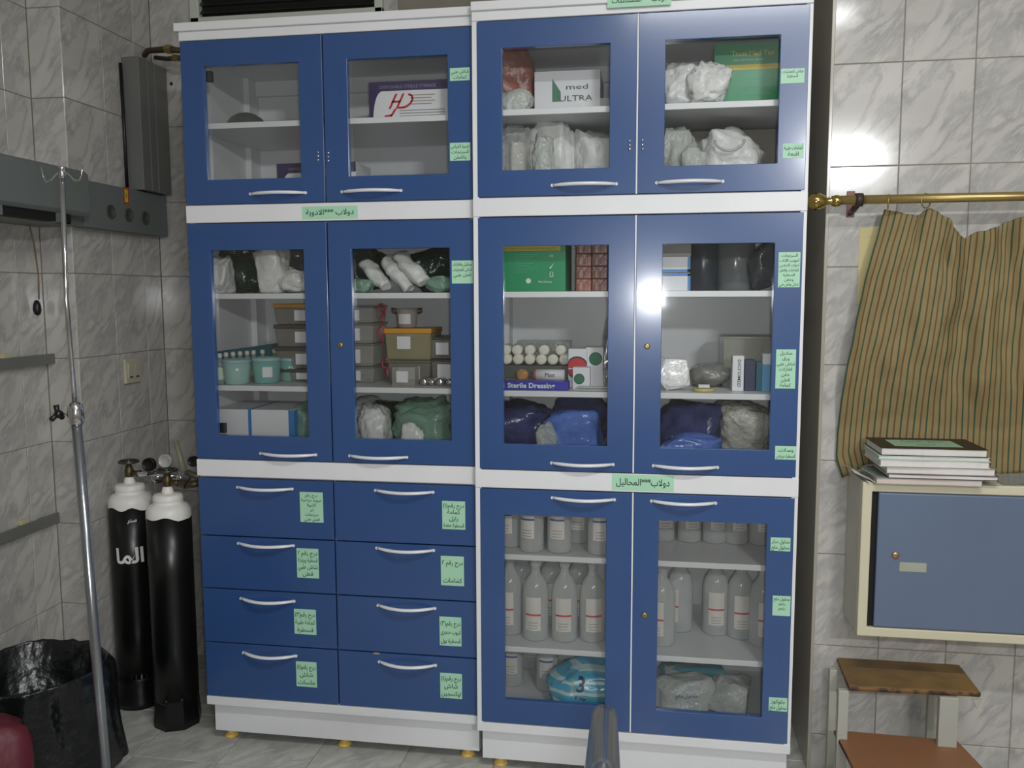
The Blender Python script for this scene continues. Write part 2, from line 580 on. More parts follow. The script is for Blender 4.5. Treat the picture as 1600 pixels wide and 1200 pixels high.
def tile_mesh(w_, h_, gap=.0013, t=.006, ch=.0012):
    """a tile in the XY plane, face up +Z, origin at its centre back"""
    a, b_ = w_ / 2 - gap, h_ / 2 - gap
    vs = [(sx * a, sy * b_, 0) for sx, sy in ((-1, -1), (1, -1), (1, 1), (-1, 1))]
    vs += [(sx * a, sy * b_, t - ch) for sx, sy in ((-1, -1), (1, -1), (1, 1), (-1, 1))]
    vs += [(sx * (a - ch), sy * (b_ - ch), t) for sx, sy in ((-1, -1), (1, -1), (1, 1), (-1, 1))]
    fs = [(8, 9, 10, 11)] + [(i, (i + 1) % 4, 4 + (i + 1) % 4, 4 + i) for i in range(4)] + [(4 + i, 4 + (i + 1) % 4, 8 + (i + 1) % 4, 8 + i) for i in range(4)]
    me = bpy.data.meshes.new('tile')
    me.from_pydata(vs, [], fs)
    return me
TM = {}
def put_tile(parent, mt, w_, h_, M):
    k = (round(w_, 4), round(h_, 4), mt.name)
    if k not in TM:
        TM[k] = tile_mesh(w_, h_)
        TM[k].materials.append(mt)
    o = bpy.data.objects.new('tile', TM[k])
    COL.objects.link(o)
    o.parent = parent
    jit = Matrix.Rotation(rnd.uniform(-.0035, .0035), 4, 'X') @ Matrix.Rotation(rnd.uniform(-.0035, .0035), 4, 'Y')
    o.matrix_local = Matrix.Translation(-parent.location) @ M @ jit
MF = Matrix(((1, 0, 0, 0), (0, 0, -1, 0), (0, 1, 0, 0), (0, 0, 0, 1)))      # facing -y
ML = Matrix(((0, 0, 1, 0), (1, 0, 0, 0), (0, 1, 0, 0), (0, 0, 0, 1)))       # facing +x
ML[0][0] = 0
ML = Matrix(((0, 0, 1, 0), (1, 0, 0, 0), (0, 1, 0, 0), (0, 0, 0, 1)))
def rows():
    k = -5
    out = []
    for k in range(-4, 6):
        z1 = ZA - TH * (k - 1); z0 = ZA - TH * k
        out.append((max(z0, 0), min(z1, ZC)))
    out.append((0, ZA - TH * 5))
    return out
RWS = [r for r in rows() if r[1] - r[0] > .02]
def tile_wall_front(parent, xa, cols, y, zmin=0, zmax=9):
    for x0, x1 in cols:
        for z0, z1 in RWS:
            if z1 < zmin or z0 > zmax: continue
            put_tile(parent, TILE, x1 - x0, z1 - z0, Matrix.Translation(((x0 + x1) / 2, y + .006, (z0 + z1) / 2)) @ MF)
tile_wall_front(wr, XC, [(XC, 1.196)] + [(1.196 + .19 * k, 1.196 + .19 * (k + 1)) for k in range(4)], YW)
tile_wall_front(wb, X2, [(X2 + .0 + .195 * k, X2 + .195 * (k + 1)) for k in range(5)], YB)
ys = [YB, .53, .34, YS]
for a, b_ in ((.53, YB), (.338, .53), (YS, .338)):
    for z0, z1 in RWS:
        put_tile(wl, TILE, b_ - a, z1 - z0, Matrix.Translation((X2 - .006, (a + b_) / 2, (z0 + z1) / 2)) @ ML)
for k in range(6):
    a, b_ = YS - .12 - .19 * k - .0, YS - .12 - .19 * (k - 1)
    if k == 0: b_ = YS
    for z0, z1 in RWS:
        put_tile(wl, TILE, b_ - a, z1 - z0, Matrix.Translation((X1 - .006, (a + b_) / 2, (z0 + z1) / 2)) @ ML)
for z0, z1 in RWS:     # the narrow return of the pilaster
    put_tile(wl, TILE, X2 - X1, z1 - z0, Matrix.Translation(((X1 + X2) / 2, YS + .006, (z0 + z1) / 2)) @ MF)
FT = .2875
for i in range(-2, 9):
    for j in range(-5, 3):
        put_tile(fl_, FTILE, FT, FT, Matrix.Translation((-1.107 + FT * (i + .5), -.1 + FT * (j + .5), -.006)))
# glossy facing of the niche side, one even grey below the tile tone, right of the cabinets
MB().box(XC - .004, XC + .006, YW - .002, YB, 0, ZC).build('trim_1', NICHE, kind='structure', bevel=.0015)
MB().box(X1, 3.3, -4.6, -4.58, 0, .1).build('baseboard_rear', PAINT, kind='structure')

# window high behind the left cabinet
win = thing('window_1', None, None, (P(303, 30, y=YB).x, YB, 2.3), kind='structure')
wx0, wx1 = P(303, 30, y=YB).x, P(601, 10, y=YB).x
FRM = mat('pale_window_frame', (196, 202, 190), .5, var=.03)
b = MB()
b.box(wx0, wx0 + .036, YB - .03, YB + .004, 2.2, 2.92).box(wx1 - .03, wx1, YB - .03, YB + .004, 2.2, 2.92)
b.box(wx0, wx1, YB - .03, YB + .004, 2.46, 2.492).box(wx0, wx1, YB - .03, YB + .004, 2.89, 2.92)
b.build('window_frame', FRM, win, bevel=.003)
MB().box(wx0 + .03, wx1 - .02, YB - .004, YB + .003, 2.47, 2.9).build('dark_pane', DARK, win)
SLAT = mat('window_slat', (44, 46, 40), .3)
for k in range(13):
    z = 2.507 + k * .03
    MB().prism([(YB - .022, z), (YB - .008, z + .016), (YB - .006, z + .014), (YB - .020, z - .002)], wx0 + .036, wx1 - .03, 'x').build('slat', SLAT, win)

# ------------------------------------------------------------------ the two cabinets
Z = dict(cor=2.262, z1=2.220, z2=1.735, z3=1.681, z4=.949, z5=.894, z6=.168, ldg=.139, kick=.036)
BACK = .45
def handle_bm(xa, xb, z, yf):
    b = MB()
    n = 14
    pts = []
    for i in range(n + 1):
        t = i / n
        pts.append((xa + (xb - xa) * t, yf + .002 - .034 * math.sin(PI * t) ** .8, z))
    rs = [.0062 if 1 < i < n - 1 else .0052 for i in range(n + 1)]
    b.tube(pts, rs, 10, flat=.8)
    b.tube([(xa, yf + .001, z), (xa, yf - .004, z)], .0045, 8).tube([(xb, yf + .001, z), (xb, yf - .004, z)], .0045, 8)
    return b
def note(parent, px, lines, yf, size=None, arab=True):
    x0, y0, x1, y1 = px
    a = P(x0, (y0 + y1) / 2, y=yf); c = P(x1, (y0 + y1) / 2, y=yf)
    zt = P((x0 + x1) / 2, y0, y=yf).z; zb = P((x0 + x1) / 2, y1, y=yf).z
    b = MB().box(a.x, c.x, yf - .0008, yf, zb, zt)
    n = len(lines)
    lh = (zt - zb) / (n + .3)
    for i, l in enumerate(lines):
        if l: b.text(l, ((a.x + c.x) / 2, yf - .0008, zt - lh * (i + .95)), min(lh * .62, .014), mi=1, width=(c.x - a.x) * .9, arab=arab, bold=.008)
    return b.build('note', [NOTE, INK], parent)
def big_note(parent, px, txt, yf):
    x0, y0, x1, y1 = px
    a = P(x0, (y0 + y1) / 2, y=yf); c = P(x1, (y0 + y1) / 2, y=yf)
    zt = P((x0 + x1) / 2, y0, y=yf).z; zb = P((x0 + x1) / 2, y1, y=yf).z
    b = MB().box(a.x, c.x, yf - .0008, yf, zb, zt)
    b.text(txt, ((a.x + c.x) / 2, yf - .0008, zb + (zt - zb) * .34), (zt - zb) * .42, mi=1, width=(c.x - a.x) * .86, arab=True, bold=.012, sx=0)
    return b.build('name_note', [NOTE, INK], parent)
def door(cab, x0, x1, z0, z1, ox0, ox1, oz0, oz1, yf):
    """framed door, one thickness all round with a cut opening"""
    b = MB()
    T = .018
    O = [(x0, z0), (x1, z0), (x1, z1), (x0, z1)]
    I = [(ox0, oz0), (ox1, oz0), (ox1, oz1), (ox0, oz1)]
    vs = [(p[0], yf, p[1]) for p in O + I] + [(p[0], yf + T, p[1]) for p in O + I]
    fs = []
    for i in range(4):
        j = (i + 1) % 4
        fs += [(i, j, 4 + j, 4 + i), (8 + i, 12 + i, 12 + j, 8 + j), (i, 8 + i, 8 + j, j), (4 + i, 4 + j, 12 + j, 12 + i)]
    b.add(vs, fs)
    d = b.build('door', BLUE, cab, bevel=.0012)
    MB().box(ox0 - .008, ox1 + .008, yf + T + .0005, yf + T + .0035, oz0 - .008, oz1 + .008).build('glass_pane', GLASS, d)
    b = MB()
    for zz in (z0 + .06, z1 - .06):
        b.box(x0 + .008 if x0 < (x0 + x1) / 2 else x0, x0 + .05, yf + T, yf + T + .012, zz - .02, zz + .02)
    return d
def lock(parent, px, yf, y0=0):
    p = P(px[0], px[1], y=yf)
    M = Matrix.Rotation(PI / 2, 3, 'X')
    MB().lathe([(.0085, 0), (.0085, .003), (.0065, .005), (.004, .0055)], (p.x, yf, p.z), 16, M=M).box(p.x - .0008, p.x + .0008, yf - .006, yf - .005, p.z - .004, p.z + .004, 1).build('lock', [BRASS, DARK], parent)
def hasp(parent, px, py, yf):
    b = MB()
    M = Matrix.Rotation(PI / 2, 3, 'X')
    for q in py:
        p = P(px, q, y=yf)
        b.lathe([(.0042, 0), (.0038, .002), (.002, .003), (.0001, .0032)], (p.x, yf, p.z), 12, M=M)
    b.build('stud_row', CHROME, parent)

def cabinet(side, label, x0, x1, yf, dx0, dx1):
    cab = thing('tall_cabinet', label, 'cabinet', ((x0 + x1) / 2, .2, 0), None)
    ye = yf + (.0185 if side == 'L' else .002)    # front edge of the carcass
    t = .018
    for a in (x0, x1 - t): MB().box(a, a + t, ye, BACK + .006, Z['ldg'], Z['z1']).build('side_panel', WHITE, cab, bevel=.001)
    MB().box(x0 + t, x1 - t, BACK, BACK + .006, Z['ldg'], Z['z1']).build('back_panel', WHITE, cab)
    yd = yf + .022
    for z in (Z['z1'] - t, Z['z2'], Z['z3'] - t, Z['z4'], Z['z5'] - t, Z['ldg']):
        MB().box(x0 + t, x1 - t, yd, BACK, z, z + (t if z != Z['ldg'] else .029)).build('deck', WHITE, cab, bevel=.0008)
    # cornice with a proud lip, two face bands, ledge, recessed plinth
    MB().box(x0, x1, yf - .002, BACK, Z['z1'], Z['z1'] + .026).box(x0 - (.01 if side == 'L' else 0), x1 + (0 if side == 'L' else .01), yf - .012, BACK, Z['z1'] + .026, Z['z1'] + .05).build('cornice', WHITE, cab, bevel=.002)
    bands = []
    for a, c in ((Z['z3'], Z['z2']), (Z['z5'], Z['z4'])):
        bands.append(MB().box(x0, x1, yf - .001, yf + .019, a + .001, c - .001).build('face_band', WHITE, cab, bevel=.0015))
    MB().box(x0, x1, yf, yf + .02, Z['ldg'], Z['z6'] - .001).build('ledge', WHITE, cab, bevel=.001)
    pl = MB().box(x0 + .01, x1 - .004, yf + .03, yf + .048, Z['kick'], Z['ldg']).box(x0 + .01, x0 + .028, yf + .048, BACK, Z['kick'], Z['ldg']).box(x1 - .022, x1 - .004, yf + .048, BACK, Z['kick'], Z['ldg'])
    pl.build('plinth', WHITE, cab, bevel=.001)
    for fx in ((x0 + .045, x0 + .44, x1 - .05) if side == 'L' else (x0 + .06, x0 + .46, x1 - .06)):
        for fy in (yf + .07, BACK - .07):
            MB().lathe([(.022, 0), (.024, .004), (.018, .012), (.012, .016), (.012, .037)], (fx, fy, 0), 16).build('foot', mat('yellow_foot', (226, 190, 96), .45), cab)
    # back cleats inside
    for za, zb in ((Z['z2'] + t, Z['z1'] - t), (Z['z4'] + t, Z['z3'] - t)):
        MB().box(x0 + t, x0 + t + .02, BACK - .075, BACK, za, zb).build('cleat', WHITE, cab, bevel=.001)
        MB().box(x0 + t + .02, x1 - t, BACK - .022, BACK, zb - .05, zb).build('cleat', WHITE, cab, bevel=.001)
    return cab, bands

def shelf(cab, x0, x1, z, yf):
    """z = top face"""
    MB().box(x0 + .0185, x1 - .0185, yf, BACK - .002, z - .017, z).build('shelf', WHITE, cab, bevel=.0012)

cl, bl = cabinet('L', 'left tall cabinet with blue glazed doors above eight blue drawers', -.9, 0.0, 0, -.9, 0)
cr, br = cabinet('R', 'right tall cabinet with six blue glazed doors, beside the striped curtain', .003, .9215, -.035, .0148, .9148)
SL = {'LT': 1.985, 'LM1': 1.467, 'LM2': 1.179, 'RT': 1.985, 'RM1': 1.469, 'RM2': 1.179, 'RB1': .684, 'RB2': .396}
for k in ('LT', 'LM1', 'LM2'): shelf(cl, -.9, 0, SL[k], .038)
for k in ('RT', 'RM1', 'RM2', 'RB1', 'RB2'): shelf(cr, .003, .9215, SL[k], .002)
g = .0022
OZ = {'T': (Z['z2'], Z['z1'], 1.810, 2.144), 'M': (Z['z4'], Z['z3'], 1.026, 1.598), 'B': (Z['z6'], Z['z5'], .244, .815)}
doors = {}
for s_, cab, xs, yf in (('L', cl, (-.9, -.45), 0), ('R', cr, (.0148, .4648), -.035)):
    for k in ('T', 'M') + (('B',) if s_ == 'R' else ()):
        za, zb, oa, ob = OZ[k]
        for h, xa in enumerate(xs):
            doors[s_ + k + 'lr'[h]] = door(cab, xa + g, xa + .45 - g, za + g, zb - g, xa + .0745, xa + .3745, oa, ob, yf)
for k, a in {'LTl': (392, 306, 478, 306), 'LTr': (535, 303, 627, 302), 'LMl': (408, 710, 494, 712), 'LMr': (547, 713, 636, 714)}.items():
    p, q = P(a[0], a[1], y=0), P(a[2], a[3], y=0)
    handle_bm(p.x, q.x, 1.765 if k[1] == 'T' else .972, 0).build('handle', HANDLE, doors[k])
for k, a in {'RTl': (863, 294, 963, 293), 'RTr': (1026, 290, 1129, 287), 'RMl': (862, 724, 958, 727), 'RMr': (1021, 728, 1121, 730), 'RBl': (863, 778, 960, 782), 'RBr': (1018, 785, 1118, 788)}.items():
    p, q = P(a[0], a[1], y=-.035), P(a[2], a[3], y=-.035)
    handle_bm(p.x, q.x, {'T': 1.765, 'M': .974, 'B': .871}[k[1]], -.035).build('handle', HANDLE, doors[k])
for za, zb in ((Z['z2'], Z['z1']), (Z['z4'], Z['z3']), (Z['z6'], Z['z5'])):
    MB().box(.4628, .4668, -.034, -.006, za + .002, zb - .002).build('edge_trim', WHITE, cr)
# hinges seen through the glass
def hinge(d, x, z, yf):
    MB().box(x, x + .02, yf + .022, yf + .034, z - .016, z + .016).build('hinge', BLACK, d, bevel=.002)
hinge(doors['LTl'], -.83, 2.12, 0)
hinge(doors['LMl'], -.83, 1.045, 0)
# drawers
dz = [(.703, Z['z5']), (.530, .703), (.351, .530), (Z['z6'], .351)]
hpx = [[(372, 761, 457, 764), (373, 849, 459, 852), (377, 935, 460, 939), (381, 1020, 463, 1024)], [(587, 766, 677, 769), (589, 856, 678, 860), (591, 945, 680, 951), (593, 1034, 681, 1039)]]
npx = [[(469, 769, 505, 816), (464, 857, 498, 903), (460, 952, 494, 991), (463, 1034, 495, 1073)], [(691, 783, 727, 827), (689, 869, 725, 915), (687, 964, 721, 1009), (688, 1052, 722, 1091)]]
ntx = [[['درج رقم', 'خيوط جراحية', 'كانيولا', 'ابر', 'سرنجات', 'قطن طبي'], ['درج رقم ٢', 'قسطرة وريدية', 'شاش طبي', 'قطن'], ['درج رقم(٣)', 'كمامة طبية', 'قسطرة'], ['درج رقم(٤)', 'شاش', 'جلسات']],
       [['درج رقم(١)', 'كمامة', 'رايل', 'قسطرة معدة'], ['درج رقم ٢', '', 'كمامات'], ['درج رقم(٣)', 'انبوب حنجري', 'قسطرة بول'], ['درج رقم(٤)', 'شاش', 'اوكسجين']]]
for h in (0, 1):
    xa = -.9 + .45 * h
    for i, (za, zb) in enumerate(dz):
        zb2 = zb - (.0 if i else .003)
        d = MB().box(xa + g, xa + .45 - g, 0, .018, za + .002, zb2 - .002).build('drawer', BLUE, cl, bevel=.0015)
        MB().box(xa + .03, xa + .42, .0185, .03, za + .015, zb - .03).box(xa + .03, xa + .042, .03, .42, za + .015, zb - .03).box(xa + .408, xa + .42, .03, .42, za + .015, zb - .03).box(xa + .042, xa + .408, .03, .42, za + .015, za + .022).build('drawer_box', WHITE, d)
        a = hpx[h][i]
        p, q = P(a[0], a[1], y=0), P(a[2], a[3], y=0)
        handle_bm(p.x, q.x, (p.z + q.z) / 2, 0).build('handle', HANDLE, d)
        note(d, npx[h][i], ntx[h][i], 0)
MB().box(-.459, -.441, .024, BACK, Z['z6'], Z['z5'] - .018).build('divider', WHITE, cl)
# a chipped patch on the drawer edge
MB().lathe([(.012, 0), (.009, .0008)], (P(588, 1021, y=0).x, 0, P(588, 1021, y=0).z), 9, M=Matrix(((1.1, 0, 0), (0, 0, -1), (0, .3, 0)))).build('chipped_patch', mat('chip', (150, 140, 110), .8), cl)
note(doors['LTr'], (703, 106, 734, 126), ['شاش طبي', 'كمامات'], 0)
note(doors['LTr'], (703, 223, 735, 251), ['اجهزة القياس', 'السرنجات', 'والقطن'], 0)
note(doors['LMr'], (706, 407, 739, 443), ['محاليل وقفازات', 'شاش للعمليات', 'قطن طبي', ''], 0)
YR = -.035
note(doors['RTr'], (1220, 107, 1257, 130), ['شاش للعمليات', 'قسطرة', ''], YR)
note(doors['RTr'], (1223, 224, 1256, 247), ['كمامات طبية', 'اقنعة'], YR)
note(doors['RMr'], (1216, 394, 1250, 449), ['السرنجات', 'انبوب الانف', 'ادوات التنفس', 'كمامات وقطن', 'قسطرة', 'وحقن', 'شاش وقطن طبي'], YR)
note(doors['RMr'], (1212, 546, 1243, 607), ['مناديل', 'ورق', 'شاش طبي', 'قفازات', 'حقن', 'قطن', 'كمامة'], YR)
note(doors['RMr'], (1211, 697, 1244, 718), ['وصلات', 'قسطرة مريض'], YR)
note(doors['RBr'], (1204, 840, 1235, 861), ['محلول سكر', 'محلول ملح'], YR)
note(doors['RBr'], (1207, 931, 1235, 962), ['محلول ملح', 'رنجر', 'رنجر', ''], YR)
note(doors['RBr'], (1201, 1090, 1230, 1111), ['جلوكوز', 'محلول ملح'], YR)
big_note(bl[0], (472, 322, 559, 342), 'دولاب ***الادوية', -.001)
big_note(br[1], (956, 742, 1053, 767), 'دولاب***المحاليل', -.036)
nb = P(949, 5, y=-.047); nc = P(1049, 5, y=-.047)
b = MB().box(nb.x, nc.x, -.0478, -.047, 2.232, 2.268)
b.text('دولاب ***المستهلكات', ((nb.x + nc.x) / 2, -.0478, 2.244), .014, mi=1, width=(nc.x - nb.x) * .86, arab=True, bold=.012, sx=0)
b.build('name_note', [NOTE, INK], cr)
lock(doors['LMr'], (532, 539), 0)
lock(doors['RMr'], (1011, 541), YR)
lock(doors['RBr'], (1007, 961), YR)
hasp(doors['LTl'], 497, (238, 244, 250), 0)
hasp(doors['LTr'], 513, (239, 245, 251), 0)
hasp(doors['RTl'], 984, (220, 227, 233), YR)
hasp(doors['RTr'], 1004, (219, 226, 233), YR)

#SECTION_CONTENTS
# ------------------------------------------------------------------ left wall: bed head trunking, duct, pipes, rails
TRK = mat('trunking_enamel', (106, 112, 110), .42, var=.03)
tr = thing('bed_head_trunking', 'long grey enamelled service trunking along the left wall with three round sockets', 'wall trunking', (X2, .1, 1.68))
tx = X2 + .045
MB().box(X2, tx, YS + .01, YB - .012, 1.688, 1.842).box(X1, tx, -1.3, YS - .003, 1.688, 1.842).build('channel', TRK, tr, bevel=.002)
cx = X2 + .105
MB().prism([(tx, 1.715), (cx - .012, 1.715), (cx, 1.727), (cx, 1.846), (cx - .012, 1.858), (tx, 1.858)], -1.3, P(141, 320, x=cx).y, 'y').build('lamp_cover', TRK, tr, bevel=.003)
MB().box(tx, cx - .02, -1.3, P(141, 320, x=cx).y - .07, 1.69, 1.714).build('light_slot', DARK, tr)
for k in range(5): MB().box(tx, cx - .012, -1.1 + .26 * k, -1.07 + .26 * k, 1.688, 1.716).build('slot_rib', TRK, tr)
MB().box(tx, cx - .06, P(141, 320, x=cx).y - .05, P(141, 320, x=cx).y - .02, 1.69, 1.714).build('end_block', BLACK, tr)
MX = Matrix(((0, 0, 1), (1, 0, 0), (0, 1, 0)))
for px, py in ((173, 331), (201, 336), (227, 341)):
    p = P(px, py, x=tx)
    MB().lathe([(.024, 0), (.024, .003), (.020, .004), (.019, .001), (.0001, .001)], (tx, p.y, p.z), 24, M=MX).build('round_socket', GREYD, tr)
p = P(197, 306, x=tx)
b = MB().box(tx, tx + .0008, p.y - .016, p.y + .016, p.z - .03, p.z + .03)
b.box(tx + .0008, tx + .001, p.y - .009, p.y + .009, p.z - .022, p.z + .022, 1)
b.add([(tx + .0013, p.y - .004, p.z + .012), (tx + .0013, p.y + .005, p.z + .003), (tx + .0013, p.y, p.z + .002), (tx + .0013, p.y + .004, p.z - .012), (tx + .0013, p.y - .005, p.z), (tx + .0013, p.y, p.z + .001)], [(0, 1, 2), (3, 4, 5)], 2)
b.build('hazard_sticker', [mat('sticker_red', (170, 70, 40), .5), YEL, INK], tr)

dx = X2 + .068
dy0 = P(221, 200, x=dx).y
du = thing('wall_duct', 'upright grey cable duct in the left corner above the trunking', 'duct', (X2, .55, 1.845))
MB().box(X2, dx, dy0, YB - .012, 1.845, 2.315).build('duct_body', GREYM, du, bevel=.002)
for k in range(2): MB().box(dx, dx + .004, dy0 + .05 + .045 * k, dy0 + .056 + .045 * k, 1.845, 2.31).build('duct_rib', GREYM, du)
MB().tube([(X2 + .008, dy0 - .012, 1.85), (X2 + .008, dy0 - .012, 2.05), (X2 + .007, dy0 - .014, 2.29)], .006, 8).build('black_cable', BLACK, du)

pp = thing('gas_pipe_elbow', 'blackened brass pipe elbow beside the top left corner of the left cabinet', 'pipe', (-1.3, .5, 2.27))
def pt2(x, y, yy): return P(x, y, y=yy)
MB().tube([pt2(229, 80, .6), pt2(226, 86, .56), pt2(232, 79, .53), pt2(262, 77, .5), pt2(283, 79, .47)], [.009, .010, .010, .012, .010], 10).build('pipe', OLDBRASS, pp)
MB().tube([pt2(243, 90, .56), pt2(262, 92, .52), pt2(283, 90, .48)], .008, 10).build('lower_pipe', OLDBRASS, pp)
MB().tube([pt2(260, 77, .5), pt2(268, 77, .49)], .016, 6, sm=False).build('nut', BRASS, pp)
MB().tube([pt2(272, 91, .5), pt2(279, 91, .49)], .013, 6, sm=False).build('nut', BRASS, pp)

p = P(268, 131, y=YB)
M = Matrix.Rotation(PI / 2, 3, 'X')
tag(MB().lathe([(.006, 0), (.006, .003), (.002, .005), (.0001, .005)], (p.x, YB, p.z), 12, M=M).build('wall_plug', BLACK), 'tiny black plug in the wall tile left of the top glass door', 'plug')

for py0, py1, zc, zh in ((563, 577, 1.252, 'upper'), (825, 845, .712, 'lower')):
    r = thing('wall_rail', zh + ' grey metal equipment rail on the left wall', 'rail', (X1, -.4, zc - .015), 'equipment rails')
    y1 = P(98, (565 if zh == 'upper' else 812), x=X1 + .04).y
    MB().box(X1 + .018, X1 + .03, -1.4, y1, zc - .017, zc + .017).build('bar', GREYM, r, bevel=.002)
    for yy in (-1.2, -.6, y1 - .06): MB().box(X1, X1 + .018, yy - .012, yy + .012, zc - .012, zc + .012).build('bracket', GREYM, r, bevel=.001)
    yy = P(18 if zh == 'upper' else 45, 565 if zh == 'upper' else 815, x=X1 + .03).y
    MB().box(X1 + .0, X1 + .017, yy - .016, yy + .016, zc + .014, zc + .03).build('cream_clip', mat('cream_plastic', (196, 184, 146), .5), r, bevel=.002)

sy0, sy1 = .365, .462
sw = thing('wall_switch', 'cream double rocker light switch on the left wall', 'switch', (X2, .41, 1.14))
CREAM = mat('cream_switch', (186, 180, 160), .4)
MB().box(X2, X2 + .012, sy0, sy1, 1.142, 1.232).build('plate', CREAM, sw, bevel=.003)
for k in (0, 1):
    a = sy0 + .012 + k * .038
    MB().prism([(X2 + .012, 1.158), (X2 + .014, 1.16), (X2 + .019, 1.215), (X2 + .012, 1.218)], a, a + .035, 'y').build('rocker', CREAM, sw)
    MB().box(X2 + .0138, X2 + .0148, a + .008, a + .027, 1.162, 1.168).build('marker', GREYD, sw)

pc = thing('pull_cord', 'tan cord with a black oval pull hanging under the trunking', 'cord', (-1.47, .03, 1.39))
q0, q1, q2, q3 = P(46, 352, x=-1.44), P(54, 385, x=-1.46), P(60, 430, x=-1.47), P(61, 468, x=-1.475)
MB().tube([q0, q1, q2, q3], .0025, 6).build('cord', mat('tan_cord', (120, 106, 78), .8), pc)
q4 = P(58, 481, x=-1.478)
MB().lathe([(.0001, -.026), (.009, -.021), (.013, -.008), (.012, .008), (.007, .022), (.0001, .026)], q4, 16).build('pull_knob', BLACK, pc)

# ------------------------------------------------------------------ IV pole
px_, py_ = -.793, -.7
iv = thing('iv_pole', 'telescopic chrome drip pole with a black clamp knob, left foreground', 'drip stand', (-.77, py_, 0))
def pl(z): return Vector((-.772 + (z - .33) * (-.797 + .772) / (1.186 - .33), py_, z))
MB().tube([pl(1.18), pl(1.45), Vector((-.797, py_, 1.722))], .0055, 14).build('inner_rod', CHROME, iv)
MB().tube([pl(.12), pl(.6), pl(1.17)], .0115, 18).build('outer_tube', mat('brushed_tube', (150, 154, 160), .25, .9, bump=.03), iv)
MB().tube([pl(1.165), pl(1.172), pl(1.19), pl(1.212), pl(1.218)], [.0125, .0165, .018, .0155, .009], 18).build('collar', CHROME, iv)
c = pl(1.19)
MB().tube([c + Vector((-.015, 0, 0)), c + Vector((-.036, 0, -.001))], .003, 8).build('clamp_screw', CHROME, iv)
b = MB()
kc = c + Vector((-.04, 0, 0))
b.tube([kc + Vector((.004, 0, 0)), kc + Vector((-.004, 0, 0)), kc + Vector((-.012, 0, 0))], [.007, .010, .006], 12)
for a in range(3):
    t = a * 2 * PI / 3 + PI / 2
    b.tube([kc + Vector((-.006, 0, 0)), kc + Vector((-.009, math.cos(t) * .021, math.sin(t) * .021))], [.005, .0065], 8)
b.build('clamp_knob', BLACK, iv)
t_ = Vector((-.797, py_, 1.722))
MB().tube([t_, t_ + Vector((0, 0, .008)), t_ + Vector((0, 0, .02)), t_ + Vector((0, 0, .026))], [.006, .0085, .006, .0105], 12).build('top_cap', CHROME, iv)
for sx in (1, -1):
    b = MB()
    pts = [t_ + Vector((sx * math.sin(a) * .028 * 1.0, 0, .022 - .026 * math.sin(a * .9) + .0)) for a in (0, .5, 1, 1.5)]
    pts += [t_ + Vector((sx * .040, 0, -.006)), t_ + Vector((sx * .048, 0, .006)), t_ + Vector((sx * .050, 0, .028))]
    b.tube(pts, .0022, 8).build('hook', CHROME, iv)
for k in range(5):
    a = k * 2 * PI / 5 + .3
    b = MB().tube([Vector((-.766, py_, .12)), Vector((-.766 + math.cos(a) * .12, py_ + math.sin(a) * .12, .10)), Vector((-.766 + math.cos(a) * .24, py_ + math.sin(a) * .24, .065))], [.013, .012, .010], 10)
    leg = b.build('base_leg', CHROME, iv)
    MB().lathe([(.022, -.012), (.025, 0), (.022, .012)], (-.766 + math.cos(a) * .24, py_ + math.sin(a) * .24, .025), 16, M=Matrix.Rotation(PI / 2, 3, 'Y') @ Matrix.Rotation(a, 3, 'X')).build('caster', BLACK, leg)

